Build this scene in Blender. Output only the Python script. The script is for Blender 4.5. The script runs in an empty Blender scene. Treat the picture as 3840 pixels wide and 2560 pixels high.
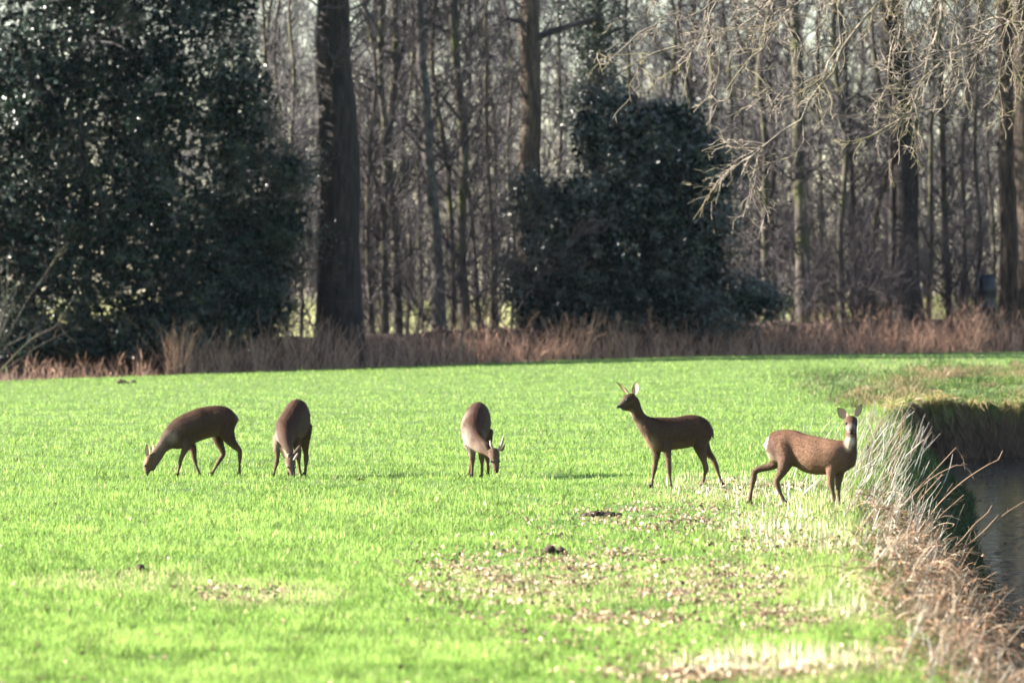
import bpy, math
import numpy as np
from mathutils import Vector

# ------------------------------------------------------------------ camera
FPX, HOR, CX, CAMH = 22000.0, 1106.0, 1920.0, 1.9     # photo focal length in photo pixels, horizon row, eye height
scene = bpy.context.scene
col = scene.collection
cam_data = bpy.data.cameras.new('camera')
cam = bpy.data.objects.new('camera', cam_data)
col.objects.link(cam)
cam.location = (0, 0, CAMH)
cam.rotation_euler = (math.radians(90), 0, 0)
cam_data.sensor_width = 36.0
cam_data.lens = FPX / 3840.0 * 36.0
cam_data.shift_y = -(1280.0 - HOR) / 3840.0
cam_data.clip_start, cam_data.clip_end = 1.0, 6000.0
cam_data.dof.use_dof = True
cam_data.dof.focus_distance = 60.0
cam_data.dof.aperture_fstop = 4.6
scene.camera = cam

# ------------------------------------------------------------------ light
SUN_EL, SUN_FRONT = math.radians(24), math.radians(-6)     # sun stands to the left, a little beyond the deer
S = Vector((-math.cos(SUN_EL) * math.cos(SUN_FRONT), -math.cos(SUN_EL) * math.sin(SUN_FRONT), math.sin(SUN_EL)))
world = bpy.data.worlds.new('World')
scene.world = world
world.use_nodes = True
wn = world.node_tree.nodes
sky = wn.new('ShaderNodeTexSky')
sky.sky_type = 'NISHITA'
sky.sun_disc = False
sky.sun_elevation = SUN_EL
sky.sun_rotation = math.radians(270) - SUN_FRONT
sky.air_density, sky.dust_density = 1.0, 0.4
wn['Background'].inputs['Strength'].default_value = 0.05
world.node_tree.links.new(sky.outputs[0], wn['Background'].inputs[0])
sun_data = bpy.data.lights.new('sun', 'SUN')
sun_data.energy = 5.0
sun_data.angle = math.radians(0.53)
sun_data.color = (1.0, 0.93, 0.84)
sun = bpy.data.objects.new('sun', sun_data)
col.objects.link(sun)
sun.rotation_euler = S.to_track_quat('Z', 'Y').to_euler()
sun.location = (-60, -10, 40)
scene.view_settings.view_transform = 'Standard'
scene.view_settings.look = 'None'
scene.view_settings.exposure = 2.9
scene.view_settings.gamma = 1.0
scene.cycles.max_bounces = 6
scene.cycles.diffuse_bounces = 3
scene.cycles.glossy_bounces = 2
scene.cycles.transmission_bounces = 3
scene.cycles.sample_clamp_indirect = 4.0
scene.cycles.use_denoising = True

# ------------------------------------------------------------------ helpers
def P(u, v, d):
    """photo pixel + distance -> point"""
    return np.array([(u - CX) / FPX * d, d, CAMH - (v - HOR) / FPX * d])

def sstep(a, b, x):
    t = np.clip((np.asarray(x, float) - a) / (b - a), 0, 1)
    return t * t * (3 - 2 * t)

def norm(a):
    return a / np.maximum(np.linalg.norm(a, axis=-1, keepdims=True), 1e-9)

_nrng = np.random.default_rng(5)
_NW = [(_nrng.uniform(0, 6.28), _nrng.uniform(0, 6.28)) for _ in range(48)]
def wnoise(x, y, scale, seed=0, octaves=4):
    """cheap smooth noise, about -1..1"""
    x = np.asarray(x, float); y = np.asarray(y, float)
    s = 0.0; a = 1.0; f = 1.0 / scale; tot = 0
    for o in range(octaves):
        for k in range(3):
            ang, ph = _NW[(seed * 7 + o * 3 + k) % 48]
            ang += seed * 1.7
            s = s + a * np.sin((x * math.cos(ang) + y * math.sin(ang)) * f * 6.28 * (0.8 + 0.2 * k) + ph + 1.3 * np.sin((y * math.cos(ang) - x * math.sin(ang)) * f * 4.1 + ph * 2))
        tot += a * 1.7
        a *= 0.55; f *= 2.1
    return s / tot

def tag(o, label=None, cat=None, group=None, kind=None):
    if label: o['label'] = label
    if cat: o['category'] = cat
    if group: o['group'] = group
    if kind: o['kind'] = kind
    return o

def mesh_obj(name, V, F, mat, parent=None, vcol=None, smooth=False):
    """V (n,3); F list of int arrays (m,3) or (m,4); vcol (n,3) linear"""
    V = np.asarray(V, np.float32)
    if not isinstance(F, list): F = [F]
    F = [np.asarray(f, np.int32) for f in F if len(f)]
    me = bpy.data.meshes.new(name)
    me.vertices.add(len(V)); me.vertices.foreach_set('co', V.ravel())
    loops = np.concatenate([f.ravel() for f in F])
    tot = np.concatenate([np.full(len(f), f.shape[1], np.int32) for f in F])
    start = np.concatenate([[0], np.cumsum(tot)[:-1]]).astype(np.int32)
    me.loops.add(len(loops)); me.loops.foreach_set('vertex_index', loops)
    me.polygons.add(len(tot)); me.polygons.foreach_set('loop_start', start)
    me.update(calc_edges=True)
    if smooth:
        me.polygons.foreach_set('use_smooth', np.ones(len(tot), bool))
    if vcol is not None:
        a = me.color_attributes.new('Col', 'FLOAT_COLOR', 'POINT')
        c = np.ones((len(V), 4), np.float32); c[:, :3] = vcol
        a.data.foreach_set('color', c.ravel())
    me.materials.append(mat)
    o = bpy.data.objects.new(name, me)
    col.objects.link(o)
    if parent is not None: o.parent = parent
    return o

def empty(name, loc):
    o = bpy.data.objects.new(name, None)
    o.empty_display_size = 0.2
    o.location = loc
    col.objects.link(o)
    return o

class Bag:
    """collects verts/faces/colours for one mesh"""
    def __init__(s): s.V = []; s.F = []; s.C = []; s.n = 0
    def add(s, V, F, C=None):
        V = np.asarray(V, float).reshape(-1, 3)
        s.V.append(V)
        for f in (F if isinstance(F, list) else [F]): s.F.append(np.asarray(f, np.int64) + s.n)
        if C is not None:
            C = np.asarray(C, float)
            s.C.append(np.broadcast_to(C, (len(V), 3)) if C.ndim == 1 else C)
        s.n += len(V)
    def obj(s, name, mat, parent=None, smooth=False, origin=None):
        V = np.concatenate(s.V)
        if origin is not None: V = V - np.asarray(origin)
        return mesh_obj(name, V, s.F, mat, parent, np.concatenate(s.C) if s.C else None, smooth)

def tubes(Pp, R, S=4):
    """Pp (B,K,3) R (B,K) -> verts, quads of B open tubes"""
    Pp = np.asarray(Pp, float); R = np.asarray(R, float)
    B, K, _ = Pp.shape
    T = norm(np.gradient(Pp, axis=1))
    main = norm(Pp[:, -1] - Pp[:, 0])
    ref = np.where(np.abs(main[:, 2:3]) > 0.7, np.array([[0.93, 0.37, 0.0]]), np.array([[0.1, 0.2, 0.97]]))[:, None, :]
    N1 = norm(np.cross(T, np.broadcast_to(ref, T.shape)))
    N2 = np.cross(T, N1)
    a = np.arange(S) / S * 2 * math.pi
    V = Pp[:, :, None, :] + R[:, :, None, None] * (N1[:, :, None, :] * np.cos(a)[None, None, :, None] + N2[:, :, None, :] * np.sin(a)[None, None, :, None])
    idx = np.arange(B * K * S).reshape(B, K, S)
    i2 = np.roll(idx, -1, axis=2)
    Q = np.stack([idx[:, :-1], i2[:, :-1], i2[:, 1:], idx[:, 1:]], -1).reshape(-1, 4)
    return V.reshape(-1, 3), Q

def ribbons(Pp, R, rng):
    """flat twigs, one strip each"""
    B, K, _ = Pp.shape
    T = norm(Pp[:, -1] - Pp[:, 0])
    N = norm(np.cross(T, rng.normal(size=(B, 3)) + np.array([0, 1.5, 0])))[:, None, :]
    V = np.stack([Pp - N * R[..., None], Pp + N * R[..., None]], 2).reshape(-1, 3)
    i = np.arange(B * K * 2).reshape(B, K, 2)
    return V, np.stack([i[:, :-1, 0], i[:, :-1, 1], i[:, 1:, 1], i[:, 1:, 0]], -1).reshape(-1, 4)

def grow(Pp, R, n, L, ang, rng, K=4, t0=0.2, t1=0.98, rr=0.6, tip=0.003, up=0.05, wob=0.2, rmax=1.0):
    """n child branches on the parents' polylines"""
    B, Kp, _ = Pp.shape
    ln = np.linalg.norm(np.diff(Pp, axis=1), axis=2).sum(1)
    idx = rng.choice(B, n, p=ln / ln.sum())
    t = rng.uniform(t0, t1, n) * (Kp - 1)
    i = np.minimum(t.astype(int), Kp - 2); f = (t - i)[:, None]
    A, Bb = Pp[idx, i], Pp[idx, i + 1]
    pos = A * (1 - f) + Bb * f
    r = R[idx, i] * (1 - f[:, 0]) + R[idx, i + 1] * f[:, 0]
    tan = norm(Bb - A)
    rv = rng.normal(size=(n, 3)); rv = norm(rv - (rv * tan).sum(1, keepdims=True) * tan)
    a = rng.normal(ang, 0.22, n)[:, None]
    d = norm(np.cos(a) * tan + np.sin(a) * rv)
    LL = (rng.uniform(0.55, 1.3, n) * L)[:, None]
    out = [pos]
    for k in range(K - 1):
        out.append(out[-1] + d * LL / (K - 1))
        d = norm(d + wob * rng.normal(size=(n, 3)) + np.array([0, 0, up]))
    O = np.stack(out, 1)
    r0 = np.minimum(r * rr, rmax)[:, None]
    s = np.linspace(0, 1, K)[None]
    return O, np.maximum(r0 * (1 - s) + tip * s, tip)

def leaves(C, size, rng, bias=None, bw=0.0, aspect=0.55, fold=0.25):
    """diamond leaves centred on C"""
    n = len(C)
    size = np.broadcast_to(np.asarray(size, float), (n,))
    nn = rng.normal(size=(n, 3))
    if bias is not None: nn = norm(nn) + bw * bias
    nn = norm(nn)
    rv = rng.normal(size=(n, 3)); d = norm(rv - (rv * nn).sum(1, keepdims=True) * nn)
    s = np.cross(nn, d)
    h = (size / 2)[:, None]
    V = np.stack([C - d * h, C + s * h * aspect + nn * h * fold, C + d * h, C - s * h * aspect + nn * h * fold], 1).reshape(-1, 3)
    i = np.arange(n)[:, None] * 4
    F = np.concatenate([i + np.array([[0, 1, 2]]), i + np.array([[0, 2, 3]])])
    return V, F

# ------------------------------------------------------------------ materials
def new_mat(name):
    m = bpy.data.materials.new(name); m.use_nodes = True
    nt = m.node_tree
    return m, nt, nt.nodes['Principled BSDF']

def attr_mat(name, rough=0.8, spec=0.3, trans=0.0, noise=0.0, nscale=8.0, bump=0.0, sheen=0.0, detail=4):
    m, nt, b = new_mat(name)
    at = nt.nodes.new('ShaderNodeAttribute'); at.attribute_name = 'Col'
    out_col = at.outputs['Color']
    if noise or bump:
        tc = nt.nodes.new('ShaderNodeTexCoord')
        nz = nt.nodes.new('ShaderNodeTexNoise'); nz.inputs['Scale'].default_value = nscale; nz.inputs['Detail'].default_value = detail
        nt.links.new(tc.outputs['Object'], nz.inputs['Vector'])
    if noise:
        mr = nt.nodes.new('ShaderNodeMapRange')
        mr.inputs['From Min'].default_value = 0.3; mr.inputs['From Max'].default_value = 0.7
        mr.inputs['To Min'].default_value = 1 - noise; mr.inputs['To Max'].default_value = 1 + noise
        nt.links.new(nz.outputs['Fac'], mr.inputs['Value'])
        mx = nt.nodes.new('ShaderNodeVectorMath'); mx.operation = 'SCALE'
        nt.links.new(out_col, mx.inputs[0]); nt.links.new(mr.outputs[0], mx.inputs['Scale'])
        out_col = mx.outputs[0]
    nt.links.new(out_col, b.inputs['Base Color'])
    b.inputs['Roughness'].default_value = rough
    b.inputs['Specular IOR Level'].default_value = spec
    if sheen:
        b.inputs['Sheen Weight'].default_value = sheen
        b.inputs['Sheen Roughness'].default_value = 0.5
    if bump:
        bp = nt.nodes.new('ShaderNodeBump'); bp.inputs['Strength'].default_value = bump; bp.inputs['Distance'].default_value = 0.02
        nt.links.new(nz.outputs['Fac'], bp.inputs['Height']); nt.links.new(bp.outputs[0], b.inputs['Normal'])
    if trans:
        tr = nt.nodes.new('ShaderNodeBsdfTranslucent'); nt.links.new(out_col, tr.inputs['Color'])
        ms = nt.nodes.new('ShaderNodeMixShader'); ms.inputs[0].default_value = trans
        nt.links.new(b.outputs[0], ms.inputs[1]); nt.links.new(tr.outputs[0], ms.inputs[2])
        nt.links.new(ms.outputs[0], nt.nodes['Material Output'].inputs['Surface'])
    return m

def bark_mat(name, c1, c2, scale=6.0, stretch=0.18, bump=0.6, moss=None):
    m, nt, b = new_mat(name)
    tc = nt.nodes.new('ShaderNodeTexCoord')
    mp = nt.nodes.new('ShaderNodeMapping'); mp.inputs['Scale'].default_value = (1, 1, stretch)
    nz = nt.nodes.new('ShaderNodeTexNoise'); nz.inputs['Scale'].default_value = scale; nz.inputs['Detail'].default_value = 6; nz.inputs['Roughness'].default_value = 0.65
    rp = nt.nodes.new('ShaderNodeValToRGB')
    rp.color_ramp.elements[0].position = 0.35; rp.color_ramp.elements[0].color = (*c1, 1)
    rp.color_ramp.elements[1].position = 0.66; rp.color_ramp.elements[1].color = (*c2, 1)
    nt.links.new(tc.outputs['Object'], mp.inputs['Vector']); nt.links.new(mp.outputs[0], nz.inputs['Vector'])
    nt.links.new(nz.outputs['Fac'], rp.inputs['Fac'])
    c = rp.outputs[0]
    if moss:
        n2 = nt.nodes.new('ShaderNodeTexNoise'); n2.inputs['Scale'].default_value = 0.9; n2.inputs['Detail'].default_value = 5
        nt.links.new(tc.outputs['Object'], n2.inputs['Vector'])
        r2 = nt.nodes.new('ShaderNodeMapRange'); r2.inputs['From Min'].default_value = 0.48; r2.inputs['From Max'].default_value = 0.62
        nt.links.new(n2.outputs['Fac'], r2.inputs['Value'])
        mx = nt.nodes.new('ShaderNodeMix'); mx.data_type = 'RGBA'
        nt.links.new(r2.outputs[0], mx.inputs[0]); nt.links.new(c, mx.inputs[6]); mx.inputs[7].default_value = (*moss, 1)
        c = mx.outputs[2]
    nt.links.new(c, b.inputs['Base Color'])
    b.inputs['Roughness'].default_value = 0.85; b.inputs['Specular IOR Level'].default_value = 0.25
    if bump:
        bp = nt.nodes.new('ShaderNodeBump'); bp.inputs['Strength'].default_value = bump; bp.inputs['Distance'].default_value = 0.09
        nt.links.new(nz.outputs['Fac'], bp.inputs['Height']); nt.links.new(bp.outputs[0], b.inputs['Normal'])
    return m

M = {}
M['ground'] = attr_mat('ground_soil_and_turf', 0.9, 0.15, noise=0.35, nscale=3.0, bump=0.4, detail=8)
M['grass'] = attr_mat('grass_blades', 0.55, 0.3, trans=0.45)
M['dry'] = attr_mat('dry_stalks', 0.7, 0.25, trans=0.2)
M['leaf_litter'] = attr_mat('fallen_leaves', 0.65, 0.3, trans=0.2)
M['holly'] = attr_mat('glossy_evergreen_leaves', 0.36, 0.5, trans=0.06)
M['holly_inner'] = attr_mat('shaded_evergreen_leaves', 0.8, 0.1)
M['holly_sheen'] = attr_mat('broad_glossy_leaves', 0.42, 0.9, trans=0.06)
M['fur'] = attr_mat('deer_fur', 0.85, 0.1, noise=0.2, nscale=75.0, bump=0.35)
M['ear'] = attr_mat('deer_ear', 0.8, 0.15, trans=0.25)
M['clod'] = attr_mat('dark_soil', 0.95, 0.1, noise=0.3, nscale=25, bump=0.6)
M['oak_bark'] = bark_mat('oak_bark', (0.006, 0.005, 0.005), (0.030, 0.024, 0.020), 7.0)
M['brown_bark'] = bark_mat('brown_bark', (0.026, 0.019, 0.015), (0.105, 0.078, 0.056), 8.0)
M['grey_bark'] = bark_mat('grey_bark', (0.024, 0.020, 0.017), (0.085, 0.071, 0.060), 7.0, 0.3, 0.4, moss=(0.065, 0.066, 0.026))
M['pale_bark'] = bark_mat('pale_bark', (0.026, 0.023, 0.022), (0.10, 0.091, 0.083), 6.0, 0.6, 0.4)
M['twig'] = bark_mat('twig_bark', (0.024, 0.021, 0.023), (0.072, 0.062, 0.063), 9.0, 0.5, 0.0)
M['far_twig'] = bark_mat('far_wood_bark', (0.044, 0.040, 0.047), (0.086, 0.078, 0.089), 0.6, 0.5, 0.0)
M['limb'] = bark_mat('lichened_limb_bark', (0.075, 0.060, 0.048), (0.24, 0.20, 0.16), 9.0, 0.5, 0.4, moss=(0.13, 0.11, 0.06))
m, nt, b = new_mat('black_glossy'); b.inputs['Base Color'].default_value = (0.008, 0.007, 0.007, 1); b.inputs['Roughness'].default_value = 0.32; b.inputs['Specular IOR Level'].default_value = 0.3; M['eye'] = m
m, nt, b = new_mat('dark_hoof'); b.inputs['Base Color'].default_value = (0.015, 0.012, 0.010, 1); b.inputs['Roughness'].default_value = 0.75; b.inputs['Specular IOR Level'].default_value = 0.15; M['hoof'] = m
m, nt, b = new_mat('velvet_antler')
nz = nt.nodes.new('ShaderNodeTexNoise'); nz.inputs['Scale'].default_value = 60
rp = nt.nodes.new('ShaderNodeValToRGB'); rp.color_ramp.elements[0].color = (0.13, 0.10, 0.08, 1); rp.color_ramp.elements[1].color = (0.34, 0.28, 0.23, 1)
nt.links.new(nz.outputs['Fac'], rp.inputs['Fac']); nt.links.new(rp.outputs[0], b.inputs['Base Color']); b.inputs['Roughness'].default_value = 0.9; M['velvet'] = m
m, nt, b = new_mat('dark_plastic')
nz = nt.nodes.new('ShaderNodeTexNoise'); nz.inputs['Scale'].default_value = 5
rp = nt.nodes.new('ShaderNodeValToRGB'); rp.color_ramp.elements[0].color = (0.006, 0.008, 0.011, 1); rp.color_ramp.elements[1].color = (0.014, 0.018, 0.024, 1)
nt.links.new(nz.outputs['Fac'], rp.inputs['Fac']); nt.links.new(rp.outputs[0], b.inputs['Base Color']); b.inputs['Roughness'].default_value = 0.4; b.inputs['Specular IOR Level'].default_value = 0.3; M['plastic'] = m
m, nt, b = new_mat('ditch_water')
b.inputs['Base Color'].default_value = (0.012, 0.012, 0.007, 1); b.inputs['Roughness'].default_value = 0.09; b.inputs['IOR'].default_value = 1.33; b.inputs['Specular IOR Level'].default_value = 0.28
tc = nt.nodes.new('ShaderNodeTexCoord'); mp = nt.nodes.new('ShaderNodeMapping'); mp.inputs['Scale'].default_value = (0.8, 1.0, 1)
nz = nt.nodes.new('ShaderNodeTexNoise'); nz.inputs['Scale'].default_value = 2.2; nz.inputs['Detail'].default_value = 3
bp = nt.nodes.new('ShaderNodeBump'); bp.inputs['Strength'].default_value = 0.2; bp.inputs['Distance'].default_value = 0.05
nt.links.new(tc.outputs['Object'], mp.inputs[0]); nt.links.new(mp.outputs[0], nz.inputs['Vector']); nt.links.new(nz.outputs['Fac'], bp.inputs['Height']); nt.links.new(bp.outputs[0], b.inputs['Normal'])
M['water'] = m

# ------------------------------------------------------------------ terrain
DL = np.array([(1.6, 5), (1.75, 20), (1.93, 28.7), (2.2, 36.5), (2.85, 49.5), (4.15, 70), (5.85, 92), (6.6, 100), (7.2, 103.6), (8.2, 104.5), (9.5, 105.0), (12, 106.2), (40, 112)], float)
DR = np.array([(5.0, 5), (5.1, 20), (5.4, 30), (6.0, 45), (7.2, 65), (8.9, 85), (9.9, 94), (11.0, 98.5), (12.6, 101.0), (40, 104.5)], float)
WATER_Z = -1.0

def poly_dist(x, y, pl):
    d = np.full(np.shape(x), 1e9)
    for (x0, y0), (x1, y1) in zip(pl[:-1], pl[1:]):
        dx, dy = x1 - x0, y1 - y0
        t = np.clip(((x - x0) * dx + (y - y0) * dy) / (dx * dx + dy * dy), 0, 1)
        d = np.minimum(d, np.hypot(x - x0 - t * dx, y - y0 - t * dy))
    return d

DPOLY = np.concatenate([DL, DR[::-1]])
def in_ditch(x, y):
    x = np.asarray(x, float); y = np.asarray(y, float)
    ins = np.zeros(x.shape, bool)
    n = len(DPOLY)
    for i in range(n):
        x0, y0 = DPOLY[i]; x1, y1 = DPOLY[(i + 1) % n]
        c = (y0 > y) != (y1 > y)
        with np.errstate(divide='ignore', invalid='ignore'):
            xi = (x1 - x0) * (y - y0) / (y1 - y0 if y1 != y0 else 1e-9) + x0
        ins ^= c & (x < xi)
    return ins

EDGE_K = math.sqrt(1 + 0.65 ** 2)
def edge_q(x, y):
    """metres behind the edge of the field"""
    return (np.asarray(y, float) - (175 + 0.65 * np.asarray(x, float))) / EDGE_K

def gz(x, y, rough=True):
    x = np.asarray(x, float); y = np.asarray(y, float)
    e = np.interp(x, [-60, -14.45, -4.2, 1, 5.6, 11, 16, 60], [-.8, -.53, -.246, -.087, .03, .078, .096, .1])
    z = e * sstep(60, 165, y)
    q = edge_q(x, y)
    ridge = (0.95 + 0.10 * wnoise(x, y, 3.0, 2)) * sstep(2.2, 4.2, q) * (1 - sstep(5.5, 9, q)) * sstep(-42, -36, x) * (1 - sstep(24, 30, x))
    z = z + ridge
    z = z + 1.75 * sstep(215, 480, y)
    if rough:
        z = z + 0.018 * wnoise(x, y, 2.5, 1) * (y < 400)
        rough_face = 0.10 * wnoise(x * 1.0, y * 0.6, 0.9, 9, 4)
    ins = in_ditch(x, y)
    if ins.any():
        dl = poly_dist(x, y, DL); dr = poly_dist(x, y, DR)
        wl = np.interp(y, [0, 84, 97, 102.5], [1.9, 1.95, 0.9, 0.3])
        t = np.minimum(sstep(0, 1, dl / wl * 1.0), sstep(0, 1, dr / 1.3))
        z = z - np.where(ins, 1.3 * t, 0)
        if rough: z = z + np.where(ins, rough_face * t * (1 - t) * 4 * np.interp(y, [90, 99], [0.5, 1.6]), 0)
    # low tussocky rise on the far bank of the ditch
    z = z + np.where(~ins, 0.10 * sstep(6.0, 9.0, x) * sstep(104, 108, y) * (1 - sstep(112, 150, y)) * (1 + wnoise(x, y, 4, 3)), 0)
    z = z - 0.17 * sstep(7.0, 9.0, x) * sstep(98, 100, y) * (1 - sstep(107, 116, y)) * (~ins)
    return z

xs = np.unique(np.round(np.concatenate([np.linspace(-900, -40, 18), np.linspace(-40, -14, 24), np.arange(-14, 1.0, 0.5), np.arange(1.0, 13, 0.15), np.arange(13, 24, 0.5), np.linspace(24, 60, 20), np.linspace(60, 900, 18)]), 3))
ys = np.unique(np.round(np.concatenate([np.linspace(-300, 5, 8), np.arange(5, 98, 0.55), np.arange(98, 108, 0.12), np.arange(108, 160, 0.8), np.arange(160, 215, 0.45), np.linspace(215, 500, 40), np.linspace(500, 4000, 20)]), 3))
GX, GY = np.meshgrid(xs, ys)
GZ = gz(GX, GY)
nx, ny = len(xs), len(ys)
gi = np.arange(nx * ny).reshape(ny, nx)
GF = np.stack([gi[:-1, :-1], gi[:-1, 1:], gi[1:, 1:], gi[1:, :-1]], -1).reshape(-1, 4)
gx, gy = GX.ravel(), GY.ravel()
GC = np.zeros((len(gx), 3)); GC[:] = (0.065, 0.105, 0.025)
n1 = wnoise(gx, gy, 6, 4)[:, None]
GC = GC * (1 + 0.2 * n1)
qq = edge_q(gx, gy)
w = sstep(-0.3, 0.6, qq)[:, None]; GC = GC * (1 - w) + np.array([0.040, 0.027, 0.022]) * w
w = sstep(20, 30, qq)[:, None]; GC = GC * (1 - w) + np.array([0.22, 0.22, 0.08]) * w * (1 + 0.15 * n1) + 0 * GC
w = (in_ditch(gx, gy) * sstep(0.02, 0.35, -GZ.ravel()))[:, None]
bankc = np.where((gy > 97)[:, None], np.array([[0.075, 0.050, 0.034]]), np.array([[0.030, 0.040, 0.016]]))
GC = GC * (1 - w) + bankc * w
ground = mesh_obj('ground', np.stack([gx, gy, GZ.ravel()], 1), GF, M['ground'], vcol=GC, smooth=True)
tag(ground, kind='structure')

# water sheet inside the ditch
WB = Bag()
wy = np.concatenate([np.arange(5, 92, 3.0), np.arange(92, 106, 1.0)])
lx = np.interp(wy, DL[:9, 1], DL[:9, 0]) + 0.6
V = np.concatenate([np.stack([lx, wy, np.full_like(wy, WATER_Z)], 1), np.stack([np.full_like(wy, 40.0) * 0 + np.where(wy < 90, np.interp(wy, DR[:, 1], DR[:, 0]) - 0.1, 30), wy, np.full_like(wy, WATER_Z)], 1)])
k = len(wy); i = np.arange(k - 1)
WB.add(V, np.stack([i, i + k, i + k + 1, i + 1], 1))
tag(WB.obj('water', M['water']), kind='structure')
rg = np.random.default_rng(12)  # dark flakes added on the water to dim its bright reflections
n = 2600
fy_ = rg.uniform(26, 104, n); fx_ = np.interp(fy_, DL[:9, 1], DL[:9, 0]) + 1.15 + np.abs(rg.normal(0, 0.9, n))
ok = wnoise(fx_, fy_, 1.6, 5) + rg.normal(0, 0.25, n) > 0.05; fx_, fy_ = fx_[ok], fy_[ok]; n = len(fx_)
V, F = leaves(np.stack([fx_, fy_, np.full(n, WATER_Z + 0.006)], 1), rg.uniform(0.03, 0.14, n), rg, np.tile([0, 0, 1.0], (n, 1)), 12.0, fold=0.05)
bg = Bag(); bg.add(V, F, np.repeat(np.array([[0.03, 0.03, 0.014]]) * rg.uniform(0.3, 1.8, (n, 1)), 4, 0))
tag(bg.obj('added_floating_debris', M['leaf_litter']), 'dark leaf scraps and scum added over the ditch water to dim its reflections', 'debris', kind='stuff')

# ------------------------------------------------------------------ far wood (one mass)
rng = np.random.default_rng(11)
FW = Bag()
nt_ = 380
fx = rng.uniform(-70, 70, nt_); fy = 480 + rng.uniform(0, 90, nt_)
fh = rng.uniform(20, 31, nt_)
K = 7
s = np.linspace(0, 1, K)
tp = np.stack([fx[:, None] + s * rng.normal(0, 2.4, nt_)[:, None] + rng.normal(0, 0.35, (nt_, K)), fy[:, None] + 0 * s, gz(fx, fy)[:, None] - 0.3 + s * fh[:, None]], -1)
tr = rng.uniform(0.05, 0.13, nt_)[:, None] * (1 - 0.8 * s)
V, F = tubes(tp, tr, 5); FW.add(V, F)
b1, r1 = grow(tp, tr, 9000, 4.6, 0.7, rng, K=4, t0=0.02, rr=0.45, tip=0.02, up=0.10, wob=0.16, rmax=0.07)
V, F = tubes(b1, r1, 3); FW.add(V, F)
b2, r2 = grow(b1, r1, 52000, 1.9, 0.6, rng, K=3, rr=0.7, tip=0.018, up=0.07, wob=0.2, rmax=0.035)
V, F = ribbons(b2, r2, rng); FW.add(V, F)
b3, r3 = grow(b2, r2, 80000, 1.5, 0.6, rng, K=2, rr=0.8, tip=0.016, up=0.05, rmax=0.026)
V, F = ribbons(b3, r3, rng); FW.add(V, F)
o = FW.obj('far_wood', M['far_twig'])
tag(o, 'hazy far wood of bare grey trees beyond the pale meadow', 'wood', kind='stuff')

# ------------------------------------------------------------------ belt trees
def belt_point(u, q):
    """base of a tree seen at column u, q metres behind the field's edge"""
    a = (u - CX) / FPX
    y = (175 + q * EDGE_K) / (1 - 0.65 * a)
    return a * y, y

def smooth_line(pts, K):
    """Catmull-Rom style resample of a polyline (n,3..) to K points"""
    pts = np.asarray(pts, float)
    t = np.concatenate([[0], np.cumsum(np.linalg.norm(np.diff(pts[:, :3], axis=0), axis=1))]); t /= t[-1]
    ts = np.linspace(0, 1, K)
    m = np.gradient(pts, t, axis=0) if len(pts) > 2 else np.repeat((pts[1:] - pts[:1]), 2, 0)
    out = np.zeros((K, pts.shape[1]))
    j = np.clip(np.searchsorted(t, ts, side='right') - 1, 0, len(pts) - 2)
    h = (t[j + 1] - t[j])[:, None]; x = ((ts - t[j]) / h[:, 0])[:, None]
    return (2 * x**3 - 3 * x**2 + 1) * pts[j] + (x**3 - 2 * x**2 + x) * h * m[j] + (-2 * x**3 + 3 * x**2) * pts[j + 1] + (x**3 - x**2) * h * m[j + 1]

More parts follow.
